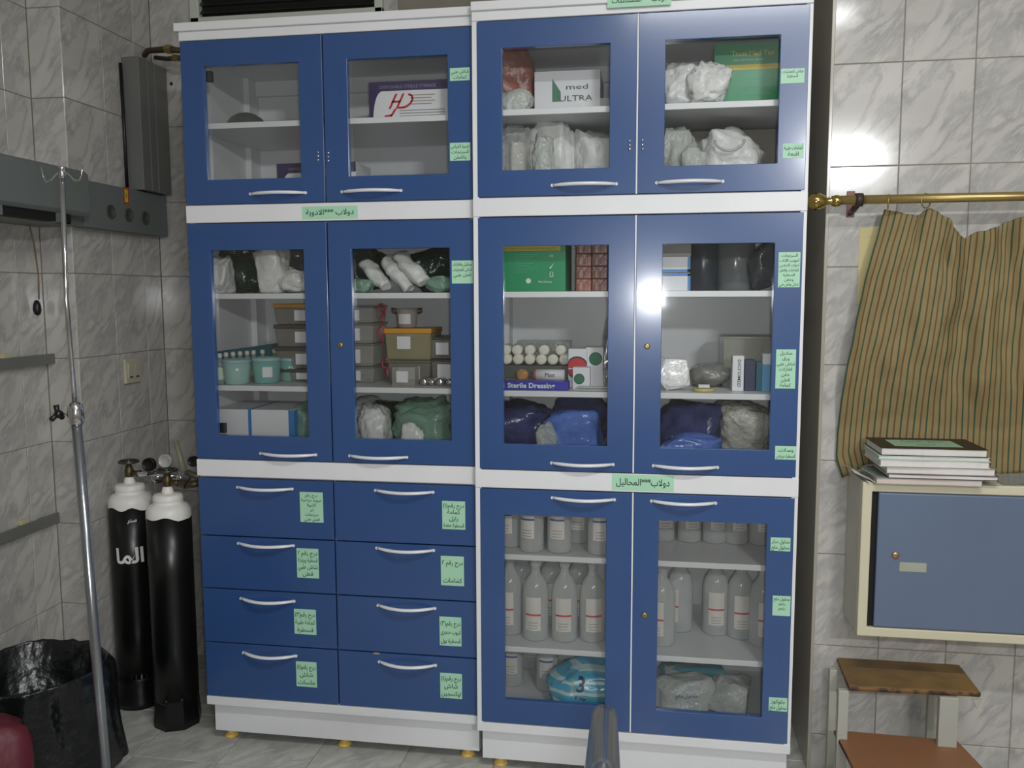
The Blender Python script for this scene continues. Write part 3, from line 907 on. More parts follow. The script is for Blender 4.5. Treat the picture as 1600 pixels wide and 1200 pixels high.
# ------------------------------------------------------------------ gas cylinders
BLK = mat('cylinder_black', (10, 11, 12), .32, var=.3, scale=6)
CW = mat('cylinder_white', (232, 230, 224), .4, var=.03)
def cylinder(label, cx, cy, r, zsh, seed, txt):
    """zsh = height where the shoulder starts"""
    t = thing('gas_cylinder', label, 'gas cylinder', (cx, cy, 0), 'gas cylinders in the left corner')
    k = r / .068
    b = MB()
    b.lathe([(r * 1.08, 0), (r * 1.1, .02), (r * 1.06, .05), (r * 1.02, .09), (r * 1.04, .095), (r * 1.04, .105), (r, .11), (r, .13)], (cx, cy, 0), 8 if seed else 28, sm=not seed)
    b.build('foot_ring', BLK, t)
    b = MB()
    n = 40
    prof = [(r, .10), (r, .3), (r, zsh * .7)]
    b.lathe(prof + [(r, zsh)], (cx, cy, 0), n)
    b.build('body', BLK, t)
    # shoulder painted white, with a wavy lower border
    b = MB()
    hs = [zsh + .76 * k_ for k_ in (0, .014, .028, .042, .046, .062, .066, .070, .082, .088, .092)]
    rr = [r * k_ for k_ in (1.01, 1.0, .93, .82, .68, .67, .70, .67, .66, .60, .2)]
    vs = []
    for i, (a_, h) in enumerate(zip(rr, hs)):
        for q in range(n):
            a = 2 * PI * q / n
            dz_ = (-.012 + .016 * noise.noise(Vector((math.cos(a) * 1.6, math.sin(a) * 1.6, seed)))) if i == 0 else 0
            vs.append((cx + a_ * math.cos(a), cy + a_ * math.sin(a), h + dz_))
    b.add(vs, [(i * n + q, i * n + (q + 1) % n, (i + 1) * n + (q + 1) % n, (i + 1) * n + q) for i in range(len(hs) - 1) for q in range(n)], 0, True)
    b.build('shoulder', CW, t)
    zt = zsh + .070
    v = MB()
    v.lathe([(.017, -.004), (.020, .004), (.016, .018), (.013, .022)], (cx, cy, zt), 12, mi=1)
    v.lathe([(.013, .02), (.015, .03), (.016, .045), (.012, .052), (.011, .062), (.007, .064), (.007, .076)], (cx, cy, zt), 14)
    d = Vector((math.cos(.3), math.sin(.3) * -.4, 0)).normalized()
    c0 = Vector((cx, cy, zt + .035))
    v.tube([c0, c0 + d * .03, c0 + d * .045], [.010, .010, .012], 10)
    va = v.build('valve', [OLDBRASS, CW], t)
    wv = MB()
    pts = [(cx + .031 * math.cos(2 * PI * i / 24) , cy + .031 * math.sin(2 * PI * i / 24), zt + .076) for i in range(25)]
    wv.tube(pts, .0048, 8, cap=False)
    for a in range(4):
        wv.tube([(cx, cy, zt + .076), (cx + .026 * math.cos(a * PI / 2), cy + .026 * math.sin(a * PI / 2), zt + .076)], .0035, 6)
    wv.lathe([(.009, .070), (.009, .081), (.004, .083)], (cx, cy, zt), 10)
    wv.build('handwheel', mat('steel_wheel', (92, 90, 86), .35, .8), va)
    return t, zt, c0, d
def gauge(parent, p, r, face, name='pressure_gauge'):
    M = Matrix.Rotation(PI / 2, 3, 'X')
    MB().lathe([(r * .9, -.012), (r, -.008), (r, .006), (r * .93, .008), (r * .86, .005), (.0001, .005)], p, 24, M=M).build(name, face, parent)
# left (with paint lettering) and right
c1, z1c, c0, d0 = cylinder('black gas cylinder with white painted lettering, left of the pair', -1.300, .25, .074, P(210, 793, y=.18).z, 0.0, True)
rg = MB()
e = c0 + d0 * .045
rg.tube([e, e + d0 * .035], [.012, .008], 8, sm=False)
regp = P(285, 745, y=.26)
rg.tube([e + d0 * .03, regp], .006, 8)
rgo = rg.build('regulator_stem', CHROME, c1)
MB().lathe([(.010, -.026), (.024, -.02), (.026, 0), (.020, .012), (.014, .016), (.012, .026), (.006, .028)], regp, 20, M=Matrix.Rotation(PI / 2, 3, 'X')).build('regulator_body', CHROME, c1)
gp1 = P(232, 725, y=.27); gp2 = P(258.5, 720, y=.26)
gp1 = P(233, 726, y=.27)
MB().tube([P(258, 745, y=.265), P(245, 737, y=.27), gp1], .004, 6).tube([P(262, 742, y=.262), P(259, 728, y=.26)], .004, 6).tube([e, P(258, 745, y=.262)], .006, 8).build('gauge_pipe', CHROME, c1)
gauge(c1, gp1, .024, BLACK)
gauge(c1, gp2, .024, mat('chrome_gauge', (196, 198, 196), .2, .2))
MB().lathe([(.010, -.022), (.022, -.018), (.024, 0), (.018, .014), (.010, .02)], P(246, 745, y=.262), 18, M=Matrix.Rotation(PI / 2, 3, 'X')).build('regulator_body', CHROME, c1)
# painted letters on the cylinder face, wrapped on the curved body
def wrap_text(parent, name, txt, cx, cy, r, px, py, h, m, arab=True, bold=.03, sx=1.0):
    vs, fs = text_geo(shape_ar(txt) if arab else txt, bold)
    x0 = min(v[0] for v in vs); x1 = max(v[0] for v in vs)
    k = h / .72
    p = P(px, py, y=cy - r * .75)
    a0 = math.atan2(p.y - cy, p.x - cx)
    out = []
    for v in vs:
        a = a0 + ((v[0] - (x0 + x1) / 2) * k * sx) / r
        out.append((cx + (r + .0008) * math.cos(a), cy + (r + .0008) * math.sin(a), p.z + v[1] * k))
    return MB().add(out, fs).build(name, m, parent)
PWH = mat('white_paint_letter', (224, 224, 220), .6)
wrap_text(c1, 'painted_lettering', 'الما', -1.300, .25, .0745, 204, 878, .052, PWH, bold=.03)
wrap_text(c1, 'painted_lettering', 'سـنر'.replace('ـ', ''), -1.300, .25, .0745, 206, 815, .014, PWH, bold=.03)
c2, z2c, c0, d0 = cylinder('black gas cylinder with a bare front, right of the pair beside the drawers', -1.083, .13, .072, P(272, 811, y=.06).z, 3.0, False)
b = MB()
e = c0 + d0 * .04
b.tube([e, e + Vector((.03, .0, -.006))], [.010, .014], 6, sm=False)
b.tube([e + Vector((.03, .0, -.006)), e + Vector((.075, .01, .0))], .012, 10)
b.build('regulator_body', OLDBRASS, c2)
MB().tube([e + Vector((.02, .03, .03)), e + Vector((.07, .035, .01))], .010, 10).build('side_tube', mat('grey_brass', (120, 112, 92), .4, .6), c2)
b = MB()
q0, q1 = P(288, 737, y=.26), P(275, 690, y=.28)
b.tube([q0, q0.lerp(q1, .5), q1], [.010, .0095, .0085], 12)
b.lathe([(.0085, 0), (.006, .005), (.0001, .007)], q1, 12)
b.build('flow_tube', mat('flow_tube', (150, 150, 128), .25, alpha=.85), c2)
b = MB()
gauge(c2, P(302, 721, y=.24), .018, BLACK)

# ------------------------------------------------------------------ bin with bag, red cushion, chrome frame
bx, by, bz = -1.262, -.32, .36
bn = thing('waste_bin', 'waste bin lined with a crumpled black bag, bottom left corner', 'bin', (bx, by, 0))
MB().lathe([(.15, 0), (.16, .02), (.185, bz - .02), (.19, bz - .01), (.182, bz - .012), (.155, .03), (.0001, .03)], (bx, by, 0), 32).build('bucket', BLACK, bn)
BAGB = mat('black_bag_film', (14, 17, 18), .3, var=.3, scale=14, bump=.9, bscale=18)
BAGG = mat('green_black_bag_film', (16, 38, 28), .2, var=.4, scale=14, bump=.9, bscale=22)
def bagfn(u, v):
    a = 2 * PI * u
    c_, s_ = math.cos(a), math.sin(a)
    n_ = noise.noise(Vector((c_ * 3, s_ * 3, v * 3))) + .5 * noise.noise(Vector((c_ * 9, s_ * 9, v * 4)))
    if v < .4:      # outside, from the hem up
        t = v / .4
        r = .232 - .03 * t + .018 * n_ + .012 * math.sin(a * 3 + 1)
        z = .09 + (bz + .02 - .09) * t
    elif v < .5:
        t = (v - .4) / .1
        r = .202 - .012 * t + .008 * n_
        z = bz + .02 + .008 * math.sin(t * PI) + .006 * n_
    else:
        t = (v - .5) / .5
        r = .190 * (1 - t * .35) + .012 * n_
        z = bz + .02 - t * .19 + .01 * n_
    x = max(bx + r * c_, X1 + .004)
    return (x, by + r * s_, max(z, .003))
MB().grid(bagfn, 96, 44).build('bin_bag', [BAGB], bn)
def bagin(u, v):
    a = 2 * PI * u
    r = (.128 + .006 * math.sin(a * 5)) * (1 - v) + .001
    return (bx + r * math.cos(a), by + r * math.sin(a), .20 + .03 * noise.noise(Vector((r * 20 * math.cos(a), r * 20 * math.sin(a), 3))))
MB().grid(bagin, 40, 10).build('bag_bottom', BAGG, bn)

tag(MB().crumple(-1.17, -.80, .0, .45, .30, .56, 4, .1, 4, .8).build('red_cloth_bundle', mat('red_cloth', (84, 14, 28), .5, var=.1, bump=.3, bscale=20)), 'red cloth bundle cut off by the bottom left corner, in front of the waste bin', 'cloth bundle')

# chrome tubular frame in the foreground
fr_ = thing('chrome_frame', 'bent chrome tube end rising at the bottom centre foreground', 'metal frame', (.455, -1.6, 0))
a = P(944, 1122, y=-1.50)
n_ = P(941, 1215, y=-1.80)
dirv = (n_ - a).normalized()
pts = [Vector((a.x, a.y + .035, 0)), Vector((a.x, a.y + .035, .5)), Vector((a.x, a.y + .035, a.z - .07)), Vector((a.x, a.y + .03, a.z - .04)), Vector((a.x, a.y + .018, a.z - .016)), a.copy(), a + dirv * .05, n_, n_ + dirv * .12]
e_ = pts[-1]
pts += [e_ + Vector((0, -.04, -.02)), e_ + Vector((0, -.055, -.06)), e_ + Vector((0, -.055, -.2)), Vector((e_.x, e_.y - .055, 0))]
MB().tube(pts, .0155, 24).build('bent_tube', mat('dull_chrome', (138, 136, 130), .17, .9, var=.05, scale=5), fr_)
for q in (pts[0], pts[-1]): MB().lathe([(.018, 0), (.018, .02), (.0135, .03)], (q.x, q.y, 0), 16).build('rubber_foot', BLACK, fr_)

# ------------------------------------------------------------------ right wall: rod, curtain, paper, locker, books, steps
RY = .05
rz = 1.717
rod = thing('curtain_rod', 'brass curtain rod with a ball finial on a dark bracket', 'curtain rod', (1.3, RY, rz - .02))
MB().tube([(1.0, RY, rz), (1.5, RY, rz + .001), (2.3, RY, rz + .002)], .0125, 18).build('rod', BRASS, rod)
b = MB()
MR = Matrix.Rotation(-PI / 2, 3, 'Y')
b.lathe([(.0135, -.062), (.0155, -.058), (.017, -.048), (.013, -.040), (.009, -.034), (.012, -.030), (.009, -.026), (.016, -.020), (.023, -.006), (.0245, .004), (.022, .014), (.014, .023), (.0001, .027)], (.962, RY, rz - .002), 28, M=MR)
b.build('ball_finial', mat('polished_brass', (190, 165, 96), .14, 1), rod)
bxp = P(1329, 313, y=YW)
b = MB()
b.bbox(bxp.x - .011, bxp.x + .011, YW - .004, YW, rz - .040, rz + .034, .002, 1)
b.tube([(bxp.x, YW - .004, rz - .028), (bxp.x + .0, YW - .04, rz - .022), (bxp.x + .002, RY + .012, rz - .012)], .0085, 8)
b.tube([(bxp.x - .008, RY, rz), (bxp.x + .012, RY, rz)], .0185, 16)
b.build('bracket', [mat('dark_bracket', (52, 44, 40), .5), mat('bracket_copper', (140, 98, 86), .6)], rod)
for pxr, tilt in ((1388, .25), (1447, .9), (1640, .3), (1760, .5)):
    p = P(pxr, 312, y=RY)
    pts = []
    for i in range(21):
        a = 2 * PI * i / 20
        v = Vector((math.sin(tilt) * math.cos(a) * .0195, math.cos(tilt) * math.cos(a) * .0195, math.sin(a) * .0195))
        pts.append(Vector((p.x, RY, rz - .006)) + v)
    rg = thing('curtain_ring', {1388: 'brass ring at the left end of the curtain', 1447: 'brass ring above the curtain, second along the rod'}.get(pxr, 'brass ring on the rod %s the right edge of the photo' % ('just past' if pxr < 1700 else 'well beyond')), 'curtain ring', (p.x, RY, rz - .026), 'curtain rings')
    MB().tube(pts, .0018, 6, cap=False).build('ring', BRASS, rg)
# curtain
top = [(1383, 327), (1400, 330), (1422, 336), (1432, 340), (1440, 331), (1450, 326), (1464, 331), (1478, 343), (1484, 356), (1494, 368), (1504, 370), (1530, 361), (1565, 348), (1600, 336), (1680, 318), (1800, 330)]
left = [(1383, 327), (1370, 372), (1352, 430), (1338, 490), (1324, 560), (1313, 625), (1308, 680), (1306, 715), (1316, 747)]
bot = [(1316, 747), (1330, 741), (1352, 726), (1400, 722), (1470, 730), (1540, 742), (1600, 738), (1700, 735), (1800, 738)]
def ip(pl_, t):
    """polyline at parameter t by x share"""
    d = [0]
    for a, b_ in zip(pl_, pl_[1:]): d.append(d[-1] + math.hypot(b_[0] - a[0], b_[1] - a[1]))
    s_ = t * d[-1]
    for i in range(len(pl_) - 1):
        if s_ <= d[i + 1] or i == len(pl_) - 2:
            k = (s_ - d[i]) / (d[i + 1] - d[i])
            return (pl_[i][0] + (pl_[i + 1][0] - pl_[i][0]) * k, pl_[i][1] + (pl_[i + 1][1] - pl_[i][1]) * k)
def curt(u, v):
    tx_, ty_ = ip(top, u); bx_, by_ = ip(bot, u); lx, ly = ip(left, v)
    x = tx_ + (bx_ - tx_) * v
    y = ty_ + (by_ - ty_) * v
    lin_x = 1383 + (1316 - 1383) * v; lin_y = 327 + (747 - 327) * v
    k = max(0, 1 - u * 3.2)
    x += (lx - lin_x) * k; y += (ly - lin_y) * k
    y += 5 * noise.noise(Vector((u * 26, 0, 2))) * (1 - v) ** 4
    # gathers that sag from the second ring
    x += 9 * math.sin(v * 5 + 1) * math.exp(-((u - .42) / .12) ** 2) * (1 - v)
    fy = .085
    fold = .016 * math.sin(u * 22 + v * 1.5) * (.25 + .5 * v) + .012 * math.sin(u * 41 - 3 * v + 1) * (1 - v * .6)
    fold += .026 * noise.noise(Vector((u * 9, v * 2.4, 1.3))) + .011 * noise.noise(Vector((u * 22, v * 9, 5)))
    fold -= .014 * math.exp(-((u - .16 - .1 * v) / .025) ** 2) * (1 - v)
    fold -= .018 * math.exp(-((u - .30 - .05 * v) / .03) ** 2) * math.exp(-((v - .15) / .25) ** 2)
    fold += .02 * math.exp(-((u - .25) / .03) ** 2) * math.exp(-((v - .12) / .12) ** 2)
    q_ = min(1, max(0, (v - .62) / .2))
    fold *= 1 - .85 * q_
    fy += .041 * q_
    p = P(x, y, y=.088 + .036 * min(1, max(0, (v - .62) / .2)))
    yy = min(max(fy + fold, .055 + .055 * q_), YW - .004)
    return (p.x, yy, p.z)
CLOTH = stripe_mat('striped_cloth', (146, 127, 86), (50, 72, 52), (92, 76, 44), 52, .26)
cu = MB().grid(curt, 150, 70, uv=True).build('curtain', CLOTH, label='tan curtain with thin green and brown stripes hanging from the brass rod', cat='curtain')
sm_ = cu.modifiers.new('thickness', 'SOLIDIFY'); sm_.thickness = .0015
# paper behind the curtain
pa, pb = P(1343, 356, y=YW), P(1440, 356, y=YW)
zb_ = P(1342, 475, y=YW).z
b = MB().box(pa.x, pb.x, YW - .0015, YW - .0005, zb_, pa.z)
b.text('٢٠١٦', (pa.x + .032, YW - .0015, pa.z - .03), .007, mi=1, arab=False)
b.build('paper_sheet', [mat('yellow_paper', (196, 184, 134), .7, var=.03), GREYT], label='yellowed paper sheet on the tiles, half hidden by the curtain', cat='paper')
# steel locker
YH = -.04
hx0, hz1, hz0 = 1.090, .945, .507
lk = thing('wall_locker', 'small wall locker with cream steel frame and dull blue door', 'wall cabinet', (1.4, .05, hz0))
CRM = mat('cream_enamel', (204, 198, 172), .45, var=.03)
hx1 = hx0 + .62
b = MB()
b.box(hx0, hx1, YH + .02, YW - .001, hz0, hz1)
b.build('locker_body', mat('grey_cream_enamel', (190, 188, 176), .5, var=.03), lk, bevel=.003)
def ring(x0, x1, z0, z1, w_, y0, y1):
    O = [(x0, z0), (x1, z0), (x1, z1), (x0, z1)]
    I = [(x0 + w_, z0 + w_), (x1 - w_, z0 + w_), (x1 - w_, z1 - w_), (x0 + w_, z1 - w_)]
    vs = [(p[0], y0, p[1]) for p in O + I] + [(p[0], y1, p[1]) for p in O + I]
    fs = []
    for i in range(4):
        j = (i + 1) % 4
        fs += [(i, j, 4 + j, 4 + i), (8 + i, 12 + i, 12 + j, 8 + j), (i, 8 + i, 8 + j, j), (4 + i, 4 + j, 12 + j, 12 + i)]
    return MB().add(vs, fs)
ring(hx0, hx1, hz0, hz1, .026, YH, YH + .0198).build('frame', CRM, lk, bevel=.003)
MB().box(hx0 + .026, hx0 + .046, YH + .012, YH + .0195, hz0 + .026, hz1 - .026).build('hinge_gap', DARK, lk)
ld = MB().box(hx0 + .043, hx1 - .028, YH - .001, YH + .012, hz0 + .0285, hz1 - .0285).build('door', mat('dull_blue_enamel', (100, 114, 138), .3, var=.04, scale=4, bump=.06, bscale=5), lk, bevel=.004)
p = P(1399, 867, y=YH)
MB().lathe([(.0095, 0), (.010, .004), (.007, .006), (.0001, .006)], (p.x, YH, p.z), 16, M=M).build('lock', mat('copper_lock', (190, 150, 116), .3, .8), ld)
q = P(1426, 886, y=YH)
MB().box(q.x - .035, q.x + .035, YH - .0025, YH - .001, q.z - .013, q.z + .013).build('label_sticker', mat('pale_sticker', (158, 162, 146), .5), ld)

# books and ledgers on the locker
def book(label, px0, px1, pyb, yf, dep, z0, th, cover, page, cm=.0016, rot=0, sheets=None, name='ledger'):
    x0, x1 = P(px0, pyb, y=yf).x, P(px1, pyb, y=yf).x
    bk = thing(name, label, 'book', ((x0 + x1) / 2, yf + dep / 2, z0), 'books on the wall locker', rotz=rot)
    cx_, cy_ = (x0 + x1) / 2, yf + dep / 2
    hw, hd = (x1 - x0) / 2, dep / 2
    MB().box(-hw, hw, -hd, hd, 0, cm).box(-hw, hw, -hd, hd, th - cm, th).build('cover', cover, bk, local=True)
    MB().grid(lambda u, v: (-hw + .003 + (2 * hw - .006) * u, -hd + .003 + .0012 * math.sin(u * 9 + th * 900), cm + (th - 2 * cm) * v), 14, 3).box(-hw + .003, hw - .003, -hd + .004, hd - .003, cm, th - cm).build('pages', page, bk, local=True)
    return bk, hw, hd
PG1 = mat('page_edges', (216, 212, 208), .7, var=.06, scale=60)
PG2 = mat('page_edges_warm', (206, 192, 184), .7, var=.06, scale=60)
CVG = mat('grey_cover', (150, 152, 150), .5)
CVK = mat('black_cover', (26, 24, 20), .4)
CVW = mat('white_cover', (206, 206, 204), .5)
z = hz1 + .0005
bk1 = book('thick warm-edged ledger at the bottom of the stack on the locker', 1369, 1537, 750, -.062, .165, z, .017, CVG, PG2); z += .0175
bk2 = book('thin wide ledger with a dark cover, second from the bottom of the stack', 1388, 1562, 737, -.065, .165, z, .012, mat('slate_cover', (70, 72, 76), .5), PG1); z += .0125
bk3 = book('white ledger with tan cover, third from the bottom of the stack', 1386, 1558, 720, -.065, .165, z, .020, mat('taupe_cover', (150, 136, 126), .5), PG1, rot=-.01); z += .0205
bk4 = book('plain white paper block, third from the top of the stack', 1375, 1549, 703, -.07, .17, z, .019, CVW, PG1, rot=.01); z += .0195
bk5 = book('thin white book with a green edge strip under the black topped ledger', 1374, 1549, 690, -.07, .17, z, .010, mat('pale_green_cover', (176, 200, 184), .5), PG1, rot=-.008); z += .0105
bk6, hw, hd = book('top ledger with black cover and a green title sticker', 1378, 1546, 676, -.07, .172, z, .021, CVK, PG1)
b = MB().box(-hw * .68, hw * .62, -hd * .62, hd * .55, .021, .0215)
b.text('سجل الادوية', (0, 0, 0), .016, mi=1, arab=True, M=Matrix.Translation((0, .02, .0212)), bold=.01)
b.text('كمامات', (0, 0, 0), .012, mi=1, arab=True, M=Matrix.Translation((0, -.03, .0212)), bold=.01)
b.build('title_sticker', [mat('sage_sticker', (150, 184, 156), .5), INK], bk6, local=True)
# loose papers poking out on the left, and a sheet to the right
b = MB()
pq = P(1336, 727, y=.02)
for k, (a_, l_) in enumerate(((.35, .11), (.5, .10), (.2, .12))):
    zz = hz1 + .019 + k * .0
o_ = thing('loose_papers', 'fanned white papers sticking out left under the ledger stack', 'papers', (P(1350, 745, y=.0).x, 0, hz1))
for k, (ax_, ay_, bx2, by2) in enumerate(((1335, 727, 1354, 751), (1340, 722, 1362, 747), (1347, 716, 1372, 742))):
    A = P(ax_, ay_, y=.10); B = P(bx2, by2, y=-.05)
    zl = hz1 + .0012 + k * .0016
    vs = [(A.x, .10, zl + .012), (B.x, -.05, zl + .003), (B.x + .03, -.052, zl), (A.x + .05, .10, zl + .001)]
    vs = [(A.x, .10, hz1 + .02 - k * .004), (B.x, -.05, hz1 + .004 + k * .002), (B.x + .012, -.052, hz1 + .0005), (A.x + .012, .10, hz1 + .0005)]
    MB().prism([(v_[0], v_[2]) for v_ in (vs[1], (B.x + .01, 0, hz1 + .0006 + k * .001), (B.x + .011, 0, hz1 + .002 + k * .001))], -.05, .10, 'y').build('sheet', PG1, o_)
A = P(1336, 735, y=.0)
MB().grid(lambda u, v: (A.x - .012 + .05 * u, -.045 + .14 * v, hz1 + .026 - .022 * u + .004 * math.sin(v * 5)), 6, 6).build('curled_sheet', PG1, o_)
MB().grid(lambda u, v: (A.x + .006 + .035 * u, -.05 + .13 * v, hz1 + .036 - .02 * u + .003 * math.sin(v * 4 + 1)), 6, 6).build('green_sheet', mat('pale_green_paper', (160, 196, 164), .6), o_)
p = P(1572, 752, y=-.02)
tag(MB().grid(lambda u, v: (p.x - .01 + .28 * u, -.03 + .13 * v, hz1 + .002 + .006 * math.sin(u * 5) ** 2), 16, 6).build('plastic_sleeve', mat('grey_sleeve', (150, 156, 158), .2, alpha=.8)), 'flat grey plastic sleeve on the locker right of the ledgers', 'sleeve')

# step stool under the locker
st = thing('step_stool', 'two step stool with worn brown treads and chipped white metal frame', 'step stool', (1.2, .0, 0))
WOODT = mat('worn_board', (138, 108, 64), .55, c2=(100, 80, 52), thr=(.4, .7), scale=9)
WOODE = mat('chipped_board_edge', (120, 84, 44), .6, c2=(60, 40, 28), thr=(.4, .55), scale=30)
WOODR = mat('red_brown_board', (140, 98, 68), .5, var=.06, scale=5)
MET = mat('chipped_white_metal', (172, 172, 162), .5, c2=(120, 78, 60), thr=(.70, .74), scale=18)
tz = .365
def tread(name, cs, z, th, mt, me_):
    """cs: corners far-left, near-left, near-right, far-right (x, y)"""
    b = MB()
    b.prism([cs[0], cs[1], cs[2], cs[3]], z - th, z, 'z')
    o = b.build(name, [mt, me_], st, bevel=.006)
    for p in o.data.polygons:
        if abs(p.normal.z) < .7: p.material_index = 1
    return o
def XY(px, py, z):
    p = P(px, py, z=z); return (p.x, p.y)
tread('tread', [XY(1307, 1026, tz), XY(1326, 1072, tz), XY(1534, 1082, tz), XY(1499, 1037, tz)], tz, .016, WOODT, WOODE)
z2 = .205
l0 = XY(1302, 1139, z2); r0 = XY(1496, 1156, z2)
nl = (l0[0] + .01, l0[1] - .22); nr = (r0[0] + .03, r0[1] - .22)
tread('tread', [l0, nl, nr, r0], z2, .016, WOODR, WOODE)
# frame: back uprights seen between the treads
for pxa, w_ in ((1317, .028), (1482, .05)):
    a = P(pxa, 1110, y=-.045)
    MB().bbox(a.x - w_ / 2, a.x + w_ / 2, -.05, -.03, 0, tz - .017, .002).build('upright', MET, st)
    MB().bbox(a.x - .011, a.x + .011, .085, .105, 0, tz - .017, .002).build('leg', MET, st)
    MB().bbox(a.x - .011, a.x + .011, l0[1] - .20, l0[1] - .18, 0, z2 - .017, .002).build('leg', MET, st)
    MB().bbox(a.x - .009, a.x + .009, -.03, .085, .03, .05, .002).build('stretcher', MET, st)
a = P(1524, 1097, y=-.04)
MB().prism([(a.x - .012, tz - .017), (a.x + .014, tz - .017), (a.x + .002, tz - .045)], -.05, -.045, 'y').build('gusset', MET, st)
# ------------------------------------------------------------------ what stands in the cabinets
EPS = .0006
def X_(px, py, y): return P(px, py, y=y).x
def crumpled(name, label, cat, px0, px1, pyt, zb, yf, dep, m, seed, amp=.3, pw=.75, group=None, sub=4, tilt=0, grow=1.0, fr=1.6):
    """soft package between two photo columns, top at row pyt, standing on zb, nearest face at yf"""
    ym = yf + dep / 2
    a, b_ = X_(px0, 400, ym), X_(px1, 400, ym)
    zt = P((px0 + px1) / 2, pyt, y=ym).z
    w_ = (b_ - a) * grow
    b = MB().crumple((a + b_) / 2, ym, zb + EPS, w_ * 1.06, dep, max(.01, (zt - zb)) * 1.08, seed, amp, sub, pw, tilt=tilt, fr=fr)
    lx, hx = (-.879, -.020) if px0 < 741 else (.023, .901)
    b.v = [(min(max(v[0], lx), hx), min(max(v[1], .024 if px0 < 741 else .004 if yf < .03 else -.008), BACK - .003), v[2]) for v in b.v]
    return tag(b.build(name, m), label, cat, group)
def carton(name, label, px0, px1, pyt, zb, yf, dep, m, cat='box', group=None, c=.001, rot=0, x0=None, x1=None, h=None):
    a = X_(px0, pyt, yf) if x0 is None else x0
    b_ = X_(px1, pyt, yf) if x1 is None else x1
    lx, hx = (-.8805, -.0195) if px0 < 741 else (.0225, .9025)
    a, b_ = max(a, lx), min(b_, hx)
    zt = P((px0 + px1) / 2, pyt, y=yf).z if h is None else zb + h
    t = thing(name, label, cat, ((a + b_) / 2, yf + dep / 2, zb + EPS), group, rotz=rot)
    hw, hd, hh = (b_ - a) / 2, dep / 2, zt - zb - EPS
    MB().box(-hw, hw, -hd, hd, 0, hh).build('body', m, t, local=True, bevel=c)
    return t, hw, hd, hh
def face_print(t, name, fn, mats):
    b = MB(); fn(b); return b.build(name, mats, t, local=True)

# --- left cabinet, top
z = SL['LT']
c = P(389, 180, y=.28)
bw = thing('upturned_bowl', 'upturned grey bowl on the top shelf of the left cabinet', 'bowl', (c.x, .26, z + EPS))
MB().lathe([(.072, 0), (.075, .002), (.072, .012), (.066, .034), (.052, .056), (.030, .070), (.010, .075), (.0001, .0755)], (0, 0, 0), 36).build('bowl', mat('dull_steel', (120, 122, 116), .4, .5), bw, local=True)
MB().lathe([(.072, 0), (.078, .001), (.078, .004), (.072, .005)], (0, 0, 0), 36).build('rim', mat('dull_steel', (0, 0, 0)), bw, local=True)
def syringe_box(label, px0, px1, pyt, zb, yf, dep, **k):
    t, hw, hd, hh = carton('syringe_box', label, px0, px1, pyt, zb, yf, dep, CARD_W, group='white and purple syringe boxes', **k)
    e = hd + .0006
    b = MB()
    b.box(-hw + .0006, hw - .0006, -e, -hd + .0002, hh * .76, hh - .0005, 0)
    n = 10
    pts = [(-hw + .0006, 0.0006), (-hw + .012, .0006)] + [(-hw + .012 + .034 * (i / n) ** 1.6, hh * .76 * (1 - (1 - i / n) ** 2.2) + .0004) for i in range(1, n + 1)] + [(-hw + .0006, hh * .765)]
    b.prism(pts, -e, -hd + .0002, 'y')
    b.build('purple_border', CARD_P, t, local=True)
    def lg(b):
        b.text('DISPOSABLE STERILE SYRINGE', (-hw * .04, -e, hh * .82), .0095, mi=0, width=hw * 1.8, bold=.006)
        # slanted red monogram drawn as strokes
        x, w_ = -hw * .52, .05
        def st(p, q, r, s_): b.add([(p[0], -e - .0003, p[1]), (q[0], -e - .0003, q[1]), (r[0], -e - .0003, r[1]), (s_[0], -e - .0003, s_[1])], [(0, 1, 2, 3)], 1)
        h0 = hh * .30; h1 = hh * .68
        for dx_ in (0, .022):
            st((x + dx_, h0), (x + dx_ + .007, h0), (x + dx_ + .029, h1), (x + dx_ + .022, h1))
        st((x + .008, h0 + .018), (x + .036, h0 + .018), (x + .040, h0 + .024), (x + .012, h0 + .024))
        st((x - .014, hh * .08), (x + .010, hh * .10), (x + .012, hh * .17), (x - .012, hh * .14))
        st((x + .004, hh * .10), (x + .012, hh * .12), (x + .026, h0), (x + .018, h0))
        m_ = 10
        for i in range(m_):
            a0 = -PI / 2 + PI * i / m_; a1 = -PI / 2 + PI * (i + 1) / m_
            def q_(a, r_): return (x + .044 + math.cos(a) * r_ + (math.sin(a) + 1) * .009, (h0 + h1) / 2 + math.sin(a) * (h1 - h0) / 2 * (r_ / .024))
            st(q_(a0, .024), q_(a1, .024), q_(a1, .017), q_(a0, .017))
        st((x + .030, h0), (x + .046, h0), (x + .046, h0 + .006), (x + .032, h0 + .006))
        for i in range(4): b.box(hw * .02, hw * .62 - .01 * (i % 2), -e - .0003, -e, hh * (.62 - .075 * i), hh * (.645 - .075 * i), 2)
        for i in range(3): b.box(-hw * .25, hw * .86, -e - .0003, -e, hh * (.24 - .07 * i), hh * (.26 - .07 * i), 3)
    face_print(t, 'printing', lg, [mat('lilac_print', (138, 130, 160), .5), RED, mat('pink_grey_print', (168, 146, 144), .5), GREYT])
    return t
syringe_box('white box with purple border and red monogram, on the top shelf of the left cabinet', 576, 704, 126, z, .10, .17)
syringe_box('white and purple box half hidden behind the top left door frame', 432, 556, 254, Z['z2'] + .018, .20, .15)
